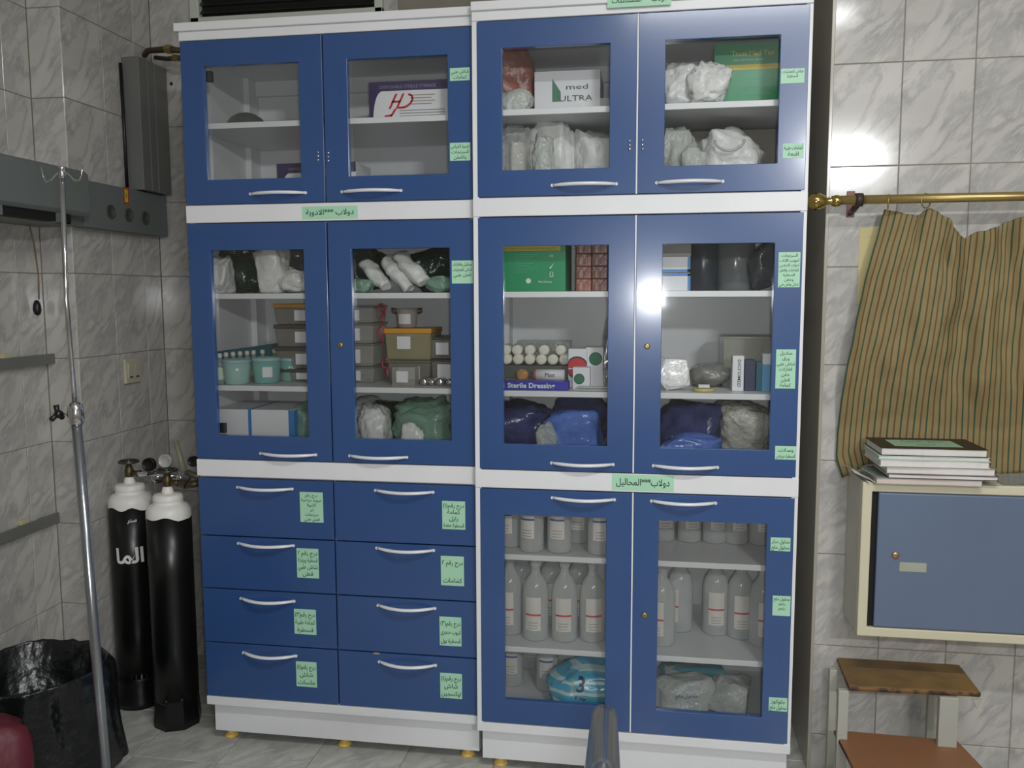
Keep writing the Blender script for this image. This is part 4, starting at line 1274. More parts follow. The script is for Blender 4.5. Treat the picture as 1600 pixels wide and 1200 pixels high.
# --- left cabinet, middle upper shelf: bags and gauze packets
z = SL['LM1']
zl = SL['LM1']
crumpled('plastic_bag', 'dark green plastic bag behind white packets, left end of the upper shelf', 'bag', 338, 436, 384, z, .16, .24, PL_G, 1, .35, group='dark green bags')
crumpled('gauze_packet', 'white folded packet at the far left of the upper shelf under the first band', 'packet', 328, 362, 402, z, .06, .09, PL_W, 2, .3, group='white packets on the upper shelf')
crumpled('gauze_packet', 'tall white crumpled packet in the middle of the left door, upper shelf', 'packet', 398, 450, 386, z, .07, .12, PL_W, 3, .35, group='white packets on the upper shelf')
crumpled('gauze_packet', 'broad white packet beside the door frame, right of the tall one', 'packet', 436, 482, 420, z, .06, .1, PL_W, 4, .3, group='white packets on the upper shelf')
crumpled('plastic_bag', 'grey plastic bag above the broad white packet at the door frame', 'bag', 436, 500, 388, z, .22, .16, PL_K, 5, .3, group='grey bags')
crumpled('plastic_bag', 'dark green bag at the left edge of the right door, upper shelf', 'bag', 520, 606, 384, z, .18, .24, PL_G, 6, .35, group='dark green bags')
crumpled('plastic_bag', 'dark green bag at the right end of the upper shelf, left cabinet', 'bag', 640, 720, 386, z, .16, .26, PL_G, 7, .35, group='dark green bags')
crumpled('plastic_bag', 'low pale green film packet at the right end of the shelf', 'packet', 664, 712, 432, z, .06, .09, PL_GT, 8, .3)
crumpled('plastic_bag', 'small pale film packet at the foot of the leaning gauze rolls', 'packet', 546, 584, 434, z, .05, .08, PL_GT, 9, .3)
for i, (xa, ya, xb, yb, rr, lab) in enumerate(((572, 412, 604, 448, .030, 'first white wrapped gauze pack from the left, leaning on the shelf'), (602, 406, 640, 450, .031, 'middle white wrapped gauze pack leaning on the shelf'), (624, 398, 662, 442, .031, 'right white wrapped gauze pack leaning on the shelf'))):
    yy = .10 - .012 * i
    A, B = P(xa, ya, y=yy + .03), P(xb, yb, y=yy)
    b = MB()
    n = 14
    d = (B - A)
    pts = [A + d * (k / n) for k in range(n + 1)]
    rs = [rr * (.35 + .65 * math.sin(PI * min(1, max(.0, .12 + .76 * k / n))) ** .35) * (1 + .12 * noise.noise(Vector((k * .9, i * 5, 0)))) for k in range(n + 1)]
    b.tube(pts, rs, 16, flat=.75)
    lo = min(v[2] for v in b.v)
    b.v = [(v[0] + .012 * noise.noise(Vector(v) * 30), v[1] + .01 * noise.noise(Vector(v) * 34 + Vector((9, 0, 0))), max(z + .001, v[2] + .006 * noise.noise(Vector(v) * 45))) for v in b.v]
    tag(b.build('gauze_pack', PL_W), lab, 'packet', 'leaning gauze packs')
# --- left cabinet, second shelf: vials, cups, containers
z = SL['LM2']
VG = mat('vial_glass', (176, 196, 190), .1, alpha=.5)
VCAP = mat('vial_cap', (226, 218, 206), .35)
VLB = mat('vial_label', (208, 222, 206), .5)
vial0 = None
vps = [(343, 553, .075), (353, 551, .12), (364, 553, .15), (375, 551, .18), (386, 550, .205), (396, 548, .235), (410, 546, .265), (429, 543, .31)]
vlab = ['nearest glass vial at the left end of the row, second shelf', 'second glass vial from the left of the row', 'third glass vial from the left of the row', 'fourth glass vial from the left of the row, behind the first cup', 'fifth glass vial from the left of the row', 'sixth glass vial from the left, between two cups', 'seventh glass vial, behind the second cup', 'last glass vial of the row, deepest on the shelf']
for i, (px, py, yy) in enumerate(vps):
    p = P(px, py, y=yy)
    if vial0 is None:
        hv = .098
        t = thing('glass_vial', vlab[i], 'vial', (p.x, yy, z + EPS), 'glass vials in a row')
        MB().lathe([(.0115, 0), (.0125, .002), (.0125, .066), (.010, .074), (.006, .080), (.006, .086)], (0, 0, 0), 16).build('vial_body', VG, t, local=True)
        MB().lathe([(.0127, .014), (.0127, .052)], (0, 0, 0), 16, cap=False).build('vial_label', VLB, t, local=True)
        MB().lathe([(.0075, .084), (.0080, .086), (.0080, .094), (.006, .098), (.0001, .098)], (0, 0, 0), 14).build('vial_cap', VCAP, t, local=True)
        vial0 = t
    else: dup(vial0, (p.x, yy, z + EPS), vlab[i])
A, B = P(342, 549, y=.115), P(437, 536, y=.345)
d_ = (B - A).normalized(); n__ = Vector((-d_.y, d_.x, 0)).normalized() * .008
b = MB()
b.add([(A.x, A.y, z + EPS), (B.x, B.y, z + EPS), (B.x + n__.x, B.y + n__.y, z + EPS), (A.x + n__.x, A.y + n__.y, z + EPS), (A.x, A.y, A.z), (B.x, B.y, B.z), (B.x + n__.x, B.y + n__.y, B.z), (A.x + n__.x, A.y + n__.y, A.z)],
      [(0, 1, 2, 3), (4, 5, 6, 7), (0, 1, 5, 4), (1, 2, 6, 5), (2, 3, 7, 6), (3, 0, 4, 7)])
tag(b.build('blue_tray', mat('blue_tray_plastic', (36, 76, 128), .4, c2=(44, 110, 104), thr=(.3, .6), scale=5)), 'blue green board standing behind the row of glass vials', 'tray')
for i, (xa, xb, pyt, yy, lab) in enumerate(((350, 390, 560, .085, 'pale aqua plastic cup, leftmost of three in front of the vials'), (396, 437, 557, .13, 'aqua green plastic cup, middle of three'), (438, 466, 558, .20, 'small aqua cup with a white label, rightmost of three'))):
    a, b_ = X_(xa, 580, yy), X_(xb, 580, yy)
    r = (b_ - a) / 2
    h = P((xa + xb) / 2, pyt, y=yy).z - z
    t = thing('plastic_cup', lab, 'cup', ((a + b_) / 2, yy, z + EPS), 'aqua plastic cups')
    MB().lathe([(r * .80, 0), (r * .88, .004), (r * .96, h * .5), (r, h * .86)], (0, 0, 0), 28).build('cup_body', [AQUA, AQUA][0] if i else mat('pale_aqua_plastic', (170, 206, 200), .2, alpha=.85), t, local=True)
    MB().lathe([(r * 1.0, h * .84), (r * 1.03, h * .86), (r * 1.03, h * .92), (r * .92, h * .97), (r * .3, h), (.0001, h)], (0, 0, 0), 28).build('lid', mat('pale_aqua_lid', (168, 204, 206), .3, alpha=.9), t, local=True)
    if i == 1 or i == 2:
        MB().lathe([(r * .99, h * .2), (r * 1.0, h * .6)], (0, 0, 0), 28, cap=False)
        w_ = MB()
        w_.grid(lambda u, v: (r * 1.0 * math.cos(-PI / 2 + (.5 if i == 1 else 1.0) + (u - .5) * .7), r * 1.0 * math.sin(-PI / 2 + (.5 if i == 1 else 1.0) + (u - .5) * .7), h * (.25 + .38 * v)), 6, 2)
        w_.build('cup_label', CARD_W, t, local=True)
def food_box(label, px0, px1, zb, zt, yf, dep, mb, ml, lab=None, lh=.012, group='stacked plastic containers', name='plastic_container'):
    a, b_ = X_(px0, 540, yf), X_(px1, 540, yf)
    hw, hd = (b_ - a) / 2, dep / 2
    t = thing(name, label, 'container', ((a + b_) / 2, yf + hd, zb + EPS), group)
    h = zt - zb - EPS
    b = MB()
    k = .9
    lo = [(-hw * k, -hd * k), (hw * k, -hd * k), (hw * k, hd * k), (-hw * k, hd * k)]
    hi = [(-hw * .97, -hd * .97), (hw * .97, -hd * .97), (hw * .97, hd * .97), (-hw * .97, hd * .97)]
    b.add([(x, y, 0) for x, y in lo] + [(x, y, h - lh) for x, y in hi], [(3, 2, 1, 0), (4, 5, 6, 7)] + [(i, (i + 1) % 4, 4 + (i + 1) % 4, 4 + i) for i in range(4)])
    b.build('container_body', mb, t, local=True, bevel=.004)
    MB().box(-hw, hw, -hd, hd, h - lh, h).build('lid', ml, t, local=True, bevel=.002)
    if lab:
        la, lb, l0, l1 = lab
        MB().box(-hw + 2 * hw * la, -hw + 2 * hw * lb, -hd - .0008, -hd * .95, h * l0, h * l1).build('label', CARD_W, t, local=True)
    return t
def zp(py, y): return P(500, py, y=y).z
yf = .17
levels = [z] + [zp(q, yf) for q in (577, 543, 508, 475)]
labs = ['bottom container of the stack behind the left cabinet centre frame, left side', 'second container from the bottom of that left stack', 'third container up of the left stack with pale label', 'orange lidded container on top of the left stack']
for i in range(4):
    food_box(labs[i], 428, 508, levels[i] + (.0006 if i else 0), levels[i + 1], yf, .16, SMOKE, ORANGE if i == 3 else mat('dark_lid', (70, 68, 64), .4), (.42, .72, .2, .7))
labs = ['lowest clear container at the left edge of the right door', 'second clear container up, at the left edge of the right door', 'third clear container up, at the left edge of the right door', 'topmost clear container full of small parts, left edge of the right door']
lv = [z] + [zp(q, yf) for q in (572, 537, 505, 478)]
for i in range(4):
    food_box(labs[i], 516, 584, lv[i] + (.0006 if i else 0), lv[i + 1], yf - .01, .16, CLEARP, mat('clear_lid', (150, 150, 142), .2, alpha=.6), (.5, .68, .15, .75), lh=.006)
REDT = mat('red_tube', (176, 40, 62), .3)
for i, (px, py, lab) in enumerate(((597, 483, 'upper red looped clip between the container stacks'), (597, 517, 'middle red looped clip between the container stacks'), (603, 568, 'lower red looped clip between the container stacks'))):
    p = P(px, py, y=.16)
    zz = z + .010 if i == 2 else p.z
    pts = [p + Vector((.012 * math.cos(a), .002 * math.sin(3 * a), .015 * math.sin(a))) for a in [2 * PI * k / 18 for k in range(19)]]
    b = MB().tube(pts, .0032, 8, cap=False)
    b.tube([p + Vector((0, .003, -.014)), p + Vector((.002, .004, -.05))], .0022, 6)
    tag(b.build('red_clip', REDT), lab, 'clip', 'red clips')
ztop = zp(513, .15)
zm = zp(562, .15)
food_box('grey container under the orange lidded box, right door of the second shelf', 604, 672, z, zm, .15, .15, SMOKE, mat('grey_lid', (110, 108, 102), .3), (.25, .75, .2, .75), lh=.008)
food_box('clear box with broad orange lid in the middle of the right door', 600, 674, zm + .0006, ztop, .15, .15, mat('amber_box', (176, 168, 130), .2, alpha=.55), ORANGE, (.28, .56, .35, .75), lh=.016)
t = thing('glass_jug', 'clear two eared jar on top of the orange lidded box', 'jar', (P(636, 495, y=.22).x, .22, ztop + .001))
MB().lathe([(.028, 0), (.031, .004), (.033, .03), (.034, .052), (.037, .056), (.0375, .060), (.034, .060), (.031, .054), (.029, .008), (.0001, .006)], (0, 0, 0), 24).build('jar_body', mat('jar_glass', (196, 190, 180), .08, alpha=.5), t, local=True)
for sx in (-1, 1): MB().tube([(sx * .036, 0, .045), (sx * .048, 0, .050), (sx * .049, 0, .060), (sx * .036, 0, .058)], .004, 8).build('ear', mat('dark_clasp', (90, 70, 66), .3, .5), t, local=True)
MB().grid(lambda u, v: (.0345 * math.cos(-PI / 2 + (u - .5) * 1.2), .0345 * math.sin(-PI / 2 + (u - .5) * 1.2), .012 + .032 * v), 6, 2).build('jar_label', CARD_W, t, local=True)
zr = zp(560, .17)
food_box('lower smoky container with white label at the right end of the second shelf', 672, 716, z, zr, .17, .15, SMOKE, mat('dark_lid', (0, 0, 0)), (.25, .75, .15, .8), lh=.006)
food_box('upper smoky container with white label at the right end of the second shelf', 670, 714, zr + .0006, zp(526, .17), .17, .15, SMOKE, mat('dark_lid', (0, 0, 0)), (.25, .7, .2, .75), lh=.008)
for i, (px, lab) in enumerate(((661, 'leftmost'), (673, 'second'), (686, 'third'), (701, 'rightmost'))):
    yy = .09 + .01 * (i % 2)
    p = P(px, 595, y=yy)
    r = .0125 - .0015 * (i % 2)
    b = MB().lathe([(r * .4, -.03), (r * .9, -.028), (r, -.02), (r, .02), (r * .9, .028), (r * .4, .03)], (p.x, yy + .03, z + r + EPS), 18, M=Matrix.Rotation(PI / 2, 3, 'X'))
    tag(b.build('foil_roll', SILVER), lab + ' of four shiny foil rolls lying at the right end of the second shelf', 'roll', 'shiny foil rolls')
p = P(616, 592, y=.08)
t, hw, hd, hh = carton('small_packet', 'small clear packet with white label under the orange lidded box', 612, 648, 574, z, .08, .05, CLEARP, 'packet')
MB().box(-hw * .6, hw * .4, -hd - .0006, -hd, hh * .2, hh * .8).build('label', CARD_W, t, local=True)
# --- left cabinet, bottom of the middle section
z = Z['z4'] + .018
t, hw, hd, hh = carton('paper_box', 'wide white box with blue stripes at the bottom left behind the glass', 330, 459, 640, z, .07, .22, CARD_W)
zt_ = hh
b = MB()
def pxl(px): return X_(px, 660, .07) - t.location.x
b.box(pxl(388), pxl(393), -hd - .0006, -hd, .0005, hh - .0005).box(pxl(451), hw, -hd - .0006, -hd, .0005, hh - .0005).box(hw, hw + .0006, -hd, hd, .001, hh - .001)
b.box(pxl(388), pxl(393), -hd, hd, hh, hh + .0005)
b.build('blue_stripes', CARD_B, t, local=True)
crumpled('plastic_bag', 'green and grey film bag between the blue striped box and door frame', 'bag', 462, 500, 630, z, .09, .22, PL_GT, 11, .35)
crumpled('plastic_bag', 'white plastic bag behind, upper left of the lower right glass', 'bag', 530, 592, 622, z, .24, .18, PL_W, 12, .3)
crumpled('plastic_bag', 'tall pointed white crumpled bag at the lower left of the right door', 'bag', 556, 606, 628, z, .06, .12, PL_W, 13, .35, fr=2.2)
crumpled('plastic_bag', 'dark green bag in the shade behind the pointed white bag', 'bag', 586, 640, 622, z, .22, .2, PL_G, 14, .3)
crumpled('plastic_bag', 'large pale green film bag filling the right door bottom', 'bag', 610, 712, 620, z, .10, .22, PL_GT, 15, .6)
crumpled('plastic_bag', 'small white crumpled bag in front of the large green film bag', 'bag', 620, 658, 664, z, .045, .05, PL_W, 16, .35, fr=2.5)
for k in range(4):
    a, b_ = X_(676, 690, .05), X_(716, 690, .05)
    tag(MB().bbox(a + .004 * k, b_ - .003 * k, .05 + .004 * k, .09, z + .001 + .012 * k, z + .0115 + .012 * k, .002).build('folded_sheet', [mat('cream_sheet', (190, 186, 164), .6), mat('olive_sheet', (130, 130, 104), .6)][k % 2]), ['lowest', 'second', 'third', 'topmost'][k] + ' folded sheet in the small stack at the right door frame', 'sheet', 'folded sheets')

# --- right cabinet, top
z = SL['RT']
yR = .03
crumpled('plastic_bag', 'clear bag of brown packets, top left of the right cabinet', 'bag', 776, 838, 72, z, .09, .22, BROWNP, 21, .3)
crumpled('plastic_bag', 'shiny film bag under the brown packets at the top left', 'bag', 782, 836, 138, z, .035, .05, PL_C2, 22, .4, fr=2.4)
t, hw, hd, hh = carton('white_carton', 'white carton with green logo on the top shelf of the right cabinet', 835, 938, 110, z, .12, .2, CARD_W)
def lg(b):
    e = hd + .0006
    for k in range(6):
        x = -hw * .45 + k * .0042
        b.add([(x, -e, hh * .32), (x + .0037, -e, hh * .32), (x + .0037, -e, hh * (.82 - .05 * (k + 1))), (x, -e, hh * (.84 - .05 * k))], [(0, 1, 2, 3)], 0)
    b.text('ULTRA', (hw * .27, -e, hh * .32), .017, mi=1, width=hw * 1.0, bold=.004, sx=0)
    b.text('med', (hw * .30, -e, hh * .58), .015, mi=1, width=hw * .66, sx=0)
face_print(t, 'logo', lg, [GRN, mat('dark_teal_print', (52, 74, 66), .5)])
p = P(925, 165, y=-.008)
tag(MB().grid(lambda u, v: (X_(903, 160, .004) + .085 * u + .006 * v, .008 + .004 * math.sin(u * 4), z + .0005 + (.022 * (1 - v) if v < 1 else 0)), 8, 3).build('film_sleeve', PL_C), 'clear film sleeve hanging over the shelf edge before the white carton', 'sleeve')
crumpled('glove_bundle', 'white crumpled gloves on the upper shelf left of the green box', 'gloves', 1030, 1090, 98, z, .05, .16, PL_W, 23, .42, fr=2.0)
crumpled('glove_bundle', 'white crumpled glove in front of the tall green box', 'gloves', 1076, 1134, 97, z, .035, .055, PL_W, 24, .45, fr=2.3)
def green_box(label, px0, px1, pyt, zb, yf, dep):
    return carton('green_glove_box', label, px0, px1, pyt, zb, yf, dep, CARD_G, group='green glove boxes')
t, hw, hd, hh = green_box('tall green box with yellow lettering on the top shelf', 1117, 1236, 66, z, .10, .14)
def lg(b):
    e = hd + .0006
    b.text('Trust Med Tex', (-hw * .56, -e, hh * .80), .014, mi=0, align='l', width=hw * 1.45, bold=.012)
    b.text('latex examination gloves', (-hw * .5, -e, hh * .725), .006, mi=1, align='l', width=hw * 1.3)
    b.box(-hw * .78, hw, -e, -hd + .0001, hh * .59, hh * .665, 0)
    b.text('50', (-hw * .72, -e, hh * .29), .017, mi=1, bold=.002)
    for k in range(3): b.box(-hw * .3, hw * .5, -e, -hd, hh * (.2 + .12 * k), hh * (.215 + .12 * k), 2)
face_print(t, 'printing', lg, [YEL, mat('white_print', (206, 222, 212), .5), mat('light_green_print', (70, 170, 128), .5)])
z = Z['z2'] + .018
crumpled('mask_bag', 'clear bag holding a small white mask, far left under the top shelf', 'bag', 782, 832, 192, z, .05, .18, PL_C, 25, .3, fr=2.2)
crumpled('mask_in_bag', 'white mask pad inside the clear bag at far left', 'mask', 800, 828, 222, z, .10, .08, GAUZE, 26, .2)
crumpled('mask_bag', 'large white crumpled mask bag in the middle of the left door', 'bag', 828, 905, 188, z, .10, .16, PL_W, 27, .32)
crumpled('mask_bag', 'clear creased packet in front of the large white mask bag', 'bag', 832, 868, 215, z, .035, .05, PL_C2, 28, .4, fr=2.6)
crumpled('mask_bag', 'white mask bag leaning at the right edge of the left door', 'bag', 896, 962, 200, z, .08, .16, PL_W, 29, .36, fr=2.1)
def port(px, py, yy, r, lab):
    p = P(px, py, y=yy)
    tag(MB().lathe([(r, 0), (r, .006), (r * .7, .008), (r * .6, .002), (.0001, .002)], (p.x, yy, p.z), 16, M=M).build('mask_port', mat('port_grey', (74, 78, 76), .4)), lab, 'mask valve', 'mask valves')
t, hw, hd, hh = carton('brown_carton', 'plain beige carton behind the mask bags under the right top shelf', 1068, 1250, 203, z, .30, .12, mat('beige_card', (150, 144, 134), .7))
crumpled('mask_bag', 'clear and white bag at the left edge of the top right door', 'bag', 1026, 1084, 194, z, .07, .18, PL_C2, 30, .36, fr=2.2)
crumpled('mask_bag', 'open white mask bag in the middle of the top right door', 'bag', 1090, 1190, 204, z, .06, .2, PL_W, 31, .34, fr=1.9)
crumpled('mask_bag', 'small pale packet between the two mask bags of the top right door', 'bag', 1062, 1104, 236, z, .04, .05, PL_C2, 32, .3)
p = P(1140, 222, y=.05)
pts = [(p.x + .040 * math.cos(a), .055 + .01 * math.sin(a), p.z + .006 + .030 * math.sin(a)) for a in [PI + PI * k / 14 for k in range(15)]]
tag(MB().tube(pts, .004, 8).build('mask_tube', mat('clear_tube', (190, 192, 190), .1, alpha=.6)), 'curved clear mask tube lying on the open white bag', 'tube')

# --- right cabinet, middle upper shelf
z = SL['RM1']
t, hw, hd, hh = green_box('green box with yellow top bar behind the left middle door', 768, 884, 380, z, .03, .2)
def lg(b):
    e = hd + .0006
    b.box(-hw, hw * .86, -e, -hd + .0001, hh * .84, hh * .96, 0)
    b.text('TRUST MED LATEX EXAMINATION GLOVES', (0, -e, hh * .87), .006, mi=3, width=hw * 1.6)
    for k in range(9): b.box(-hw * .35, hw * (.05 + .1 * (k % 3)), -e, -hd, hh * (.40 + .045 * k), hh * (.408 + .045 * k), 2)
    x, zz = hw * .62, hh * .46
    b.add([(x - .006, -e, zz + .006), (x - .003, -e, zz), (x + .008, -e, zz + .018), (x - .003, -e, zz + .006)], [(0, 1, 2, 3)], 1)
    b.box(x - .005, x + .005, -e, -hd, hh * .30, hh * .31, 1).box(x - .005, x - .003, -e, -hd, hh * .31, hh * .41, 1).box(x + .003, x + .005, -e, -hd, hh * .31, hh * .41, 1).box(x - .005, x + .005, -e, -hd, hh * .40, hh * .41, 1)
    b.text('OK', (x, -e, hh * .71), .007, mi=1)
    b.text('Med Gloves', (hw * .45, -e, hh * .18), .006, mi=1, bold=.01)
    b.add([(.0075 * math.cos(a) - hw * .0, -e, hh * .22 + .0075 * math.sin(a)) for a in [2 * PI * k / 14 for k in range(14)]], [tuple(range(14))], 1)
face_print(t, 'printing', lg, [YEL, mat('white_print', (0, 0, 0)), mat('light_green_print', (0, 0, 0)), GRN])
for r_ in range(4):
    for c_ in range(2):
        xa = 900 + 25 * c_
        a, b_ = X_(xa, 420, .10), X_(xa + 24, 420, .10)
        hh_ = .0365
        zb = z + EPS + r_ * (hh_ + .0006)
        tag(MB().bbox(a, b_, .10, .24, zb, zb + hh_, .0025).build('brown_packet', BROWNP), '%s brown wrapped packet in the %s column behind the left middle door' % (['lowest', 'second', 'third', 'topmost'][r_], ['left', 'right'][c_]), 'packet', 'stacked brown packets')
for k, (py1, py0, lab) in enumerate(((427, 453, 'lower'), (401, 426, 'upper'))):
    zb = z if k == 0 else P(1056, 426, y=.06).z
    t, hw, hd, hh = carton('blue_white_box', lab + ' of two small white boxes with blue edges, right middle door', 1030, 1079, py1, zb, .06, .14, CARD_W, group='white boxes with blue edges')
    e = hd + .0006
    b = MB().box(-hw, -hw + .008, -e, -hd + .0001, 0.001, hh - .001).box(hw - .008, hw, -e, -hd + .0001, .001, hh - .001)
    if k: b.box(-hw, hw, -e, -hd + .0001, .001, .009)
    else: b.box(-hw, hw, -e, -hd + .0001, hh - .008, hh - .001)
    b.build('blue_edges', CARD_B, t, local=True)
zb = P(1056, 401, y=.06).z
carton('grey_carton', 'plain grey carton on top of the two blue edged boxes', 1030, 1080, 380, zb, .065, .14, mat('grey_card', (150, 146, 142), .6))
t = thing('dark_jar', 'dark grey blue cylinder beside the blue edged boxes', 'canister', (X_(1100, 420, .16), .19, z + EPS))
MB().lathe([(.046, 0), (.05, .004), (.05, .16), (.046, .165), (.0001, .166)], (0, 0, 0), 28).build('canister_body', mat('dark_blue_grey', (48, 56, 66), .25), t, local=True)
t = thing('dark_jar', 'wide smoky grey cylinder at the middle of the right door upper shelf', 'canister', (X_(1150, 420, .16), .18, z + EPS))
MB().lathe([(.052, 0), (.056, .004), (.056, .15), (.052, .156), (.0001, .157)], (0, 0, 0), 28).build('canister_body', mat('smoky_grey', (104, 108, 110), .18), t, local=True)
crumpled('plastic_bag', 'dark shiny film bag at the right end of the upper shelf', 'bag', 1166, 1222, 382, z, .06, .2, PL_K, 33, .25)
# --- right cabinet, middle second shelf
z = SL['RM2']
t, hw, hd, hh = carton('blue_strip_box', 'long flat royal blue box with white script at the shelf front', 778, 888, 596, z, .02, .05, mat('royal_blue_card', (44, 42, 168), .35))
def lg(b):
    b.text('Sterile Dressing', (-hw * .05, -hd - .0006, hh * .26), hh * .58, mi=0, width=hw * 1.35, bold=.03, sx=0)
face_print(t, 'printing', lg, [mat('white_print', (0, 0, 0))])
t, hw, hd, hh = carton('clear_case', 'clear plastic case behind the bandage rolls', 808, 890, 533, z, .34, .09, PL_C2, 'case')
r = .0165
k = 0
base = z + .0625
t, hw, hd, hh = carton('white_tray', 'low pale tray on the second shelf under the rolls', 780, 888, 578, z, .09, .22, mat('pale_tray', (170, 172, 166), .4), 'tray', h=.020)
carton('clear_case', 'flat dark clear case directly under the bandage rolls', 785, 888, 578, z + .0206, .165, .14, mat('dark_case', (92, 98, 88), .3, alpha=.85), 'case', h=.0405)
for i, (px, row, yy) in enumerate(((797, 0, .09), (815, 0, .09), (833, 0, .095), (846, 0, .09), (863, 0, .09), (880, 0, .09), (808, 1, .10), (826, 1, .105), (792, 1, .13), (845, 1, .14), (877, 1, .14))):
    x = X_(792 + 18 * i if i < 6 else [808, 828, 0, 0, 0][i - 6] if i < 8 else [790, 850, 876][i - 8], 570, .18)
    zz = base + r + EPS + row * (r * 1.76)
    lab = ['first', 'second', 'third', 'fourth', 'fifth', 'sixth'][i] + ' bandage roll from the left in the front bottom row' if i < 6 else ['left upper bandage roll on the row', 'second upper bandage roll on the row', 'bandage roll at the far left of the upper row', 'bandage roll above the fourth of the front row', 'bandage roll above the sixth of the front row'][i - 6]
    b = MB().lathe([(r * .35, -.001), (r * .9, 0), (r, .003), (r, .065), (r * .9, .068), (r * .3, .068)], (x, .17 + .068 + (.0 if row == 0 else .004), zz), 18, M=Matrix.Rotation(PI / 2, 3, 'X'))
    tag(b.build('bandage_roll', GAUZE), lab, 'bandage roll', 'bandage rolls')
tag(MB().crumple(X_(817, 583, .12), .125, z + .0212, .042, .03, .034, 40, .25, 3).build('amber_packet', mat('amber_wrap', (190, 140, 92), .3, bump=.4)), 'small amber packet above the royal blue box', 'packet')
x0_, x1_ = X_(834, 583, .11), X_(882, 583, .11)
t = thing('labelled_roll', 'white roll with pink end and printed label above the royal blue box', 'roll', ((x0_ + x1_) / 2, .115, z + .0212))
MYX = Matrix.Rotation(PI / 2, 3, 'Y')
L_ = (x1_ - x0_) / 2
MB().lathe([(.0165, -L_ + .008), (.0165, L_)], (0, 0, .0165), 18, M=MYX).build('roll_body', CARD_W, t, local=True)
MB().lathe([(.0162, -L_), (.0168, -L_ + .008)], (0, 0, .0165), 18, M=MYX).build('pink_end', mat('pink_print', (190, 80, 120), .5), t, local=True)
MB().text('Plast', (.004, -.0168, .012), .012, mi=0, width=.03, bold=.01).build('printing', [CARD_N], t, local=True)
def disc_box(label, px0, px1, pyt, pyb, yf, dep, col, disc):
    a, b_ = X_(px0, 560, yf), X_(px1, 560, yf)
    zb = z if pyb is None else P(px0, pyb, y=yf).z
    zt = P(px0, pyt, y=yf).z
    t = thing('round_print_box', label, 'box', ((a + b_) / 2, yf + dep / 2, zb + EPS), 'boxes with round prints')
    hw, hd, hh = (b_ - a) / 2, dep / 2, zt - zb - EPS
    MB().box(-hw, hw, -hd, hd, 0, hh).build('body', CARD_W, t, local=True, bevel=.001)
    cx_, cz_, rr = disc
    b = MB()
    for j, (q, mi) in enumerate(((1.18, 1), (1.0, 0))):
        pts = []
        for k in range(24):
            a_ = 2 * PI * k / 24
            X = max(-hw, min(hw, cx_ * hw + rr * q * math.cos(a_))); Zz = max(0, min(hh, cz_ * hh + rr * q * math.sin(a_)))
            pts.append((X, -hd - .0004 * (j + 1), Zz))
        b.add(pts, [tuple(range(24))], mi)
    if col == 'red': b.box(-hw, hw, -hd - .0013, -hd - .0008, cz_ * hh - .005, cz_ * hh - .002, 2)
    b.build('round_print', [RED if col == 'red' else GRN, mat('dark_green_print', (30, 66, 52), .5), CARD_W], t, local=True)
    return t
disc_box('white box with a large red round print behind the right end of the left door', 888, 917, 545, None, .10, .05, 'red', (-.05, .52, .029))
disc_box('white box with a green round print standing at the right', 915, 948, 543, None, .115, .05, 'green', (-.05, .72, .017))
t = disc_box('small white box with a green round print in front of the red one', 895, 922, 574, None, .05, .04, 'green', (-.25, .48, .0135))
crumpled('silver_packet', 'narrow shiny foil packet standing at the right frame of the left door', 'packet', 943, 957, 505, z, .05, .045, SILVER, 41, .35, fr=2.2)
for k, (a_, b2, yy) in enumerate(((893, 950, .012), (898, 952, .02))):
    tag(MB().bbox(X_(a_ + 4, 600, yy), X_(b2, 600, yy), yy, yy + .025, z + EPS + .0068 * k, z + .0062 + .0068 * k, .002).build('flat_packet', PL_C2), ['lower', 'upper'][k] + ' flat clear packet lying right of the royal blue box', 'packet', 'flat clear packets')
# right door
t = thing('white_crinkle', 'bright white crinkled shape at the left edge of the right door, second shelf', 'packet', (X_(1054, 590, .05), .06, z + EPS))
MB().crumple(0, 0, 0, .098, .03, .098, 42, .18, 4, .45, fr=3).build('crinkle_body', mat('bright_white_crinkle', (244, 244, 244), .15, coat=.5, bump=.6, bscale=50), t, local=True)  # bright white crinkled lump filling a small square behind the glass
crumpled('grey_packet', 'low heap of grey film packets in the middle of the right door', 'packet', 1078, 1146, 566, z, .14, .16, mat('grey_film', (134, 134, 130), .2, bump=.6, bscale=30, alpha=.85), 43, .3)
p = P(1100, 603, y=.05)
t = thing('tape_roll', 'flat yellow tape roll lying before the grey packets', 'tape', (p.x, .055, z + EPS))
MB().lathe([(.016, 0), (.030, 0), (.0315, .003), (.0315, .008), (.030, .0095), (.016, .0095), (.016, 0)], (0, 0, 0), 28, cap=False).build('tape', mat('yellow_tape', (196, 184, 118), .35), t, local=True)
tag(MB().bbox(p.x - .016, p.x + .016, .045, .062, z + .0108, z + .020, .001).build('eraser_block', CARD_W), 'small white block on the yellow tape roll', 'block')
a, b_ = X_(1130, 550, .17), X_(1212, 550, .17)
zt = P(1165, 528, y=.17).z
t = thing('clear_bin', 'square clear plastic bin with loose items at the right', 'container', ((a + b_) / 2, .25, z + EPS))
b = ring(-(b_ - a) / 2, (b_ - a) / 2, 0, zt - z, .0015, 0, .001)
hw, hd, hh = (b_ - a) / 2, .075, zt - z
MB().box(-hw, hw, -hd, -hd + .002, 0, hh).box(-hw, hw, hd - .002, hd, 0, hh).box(-hw, -hw + .002, -hd, hd, 0, hh).box(hw - .002, hw, -hd, hd, 0, hh).box(-hw, hw, -hd, hd, 0, .002).build('bin_walls', mat('clear_bin_plastic', (188, 190, 176), .1, alpha=.4), t, local=True)
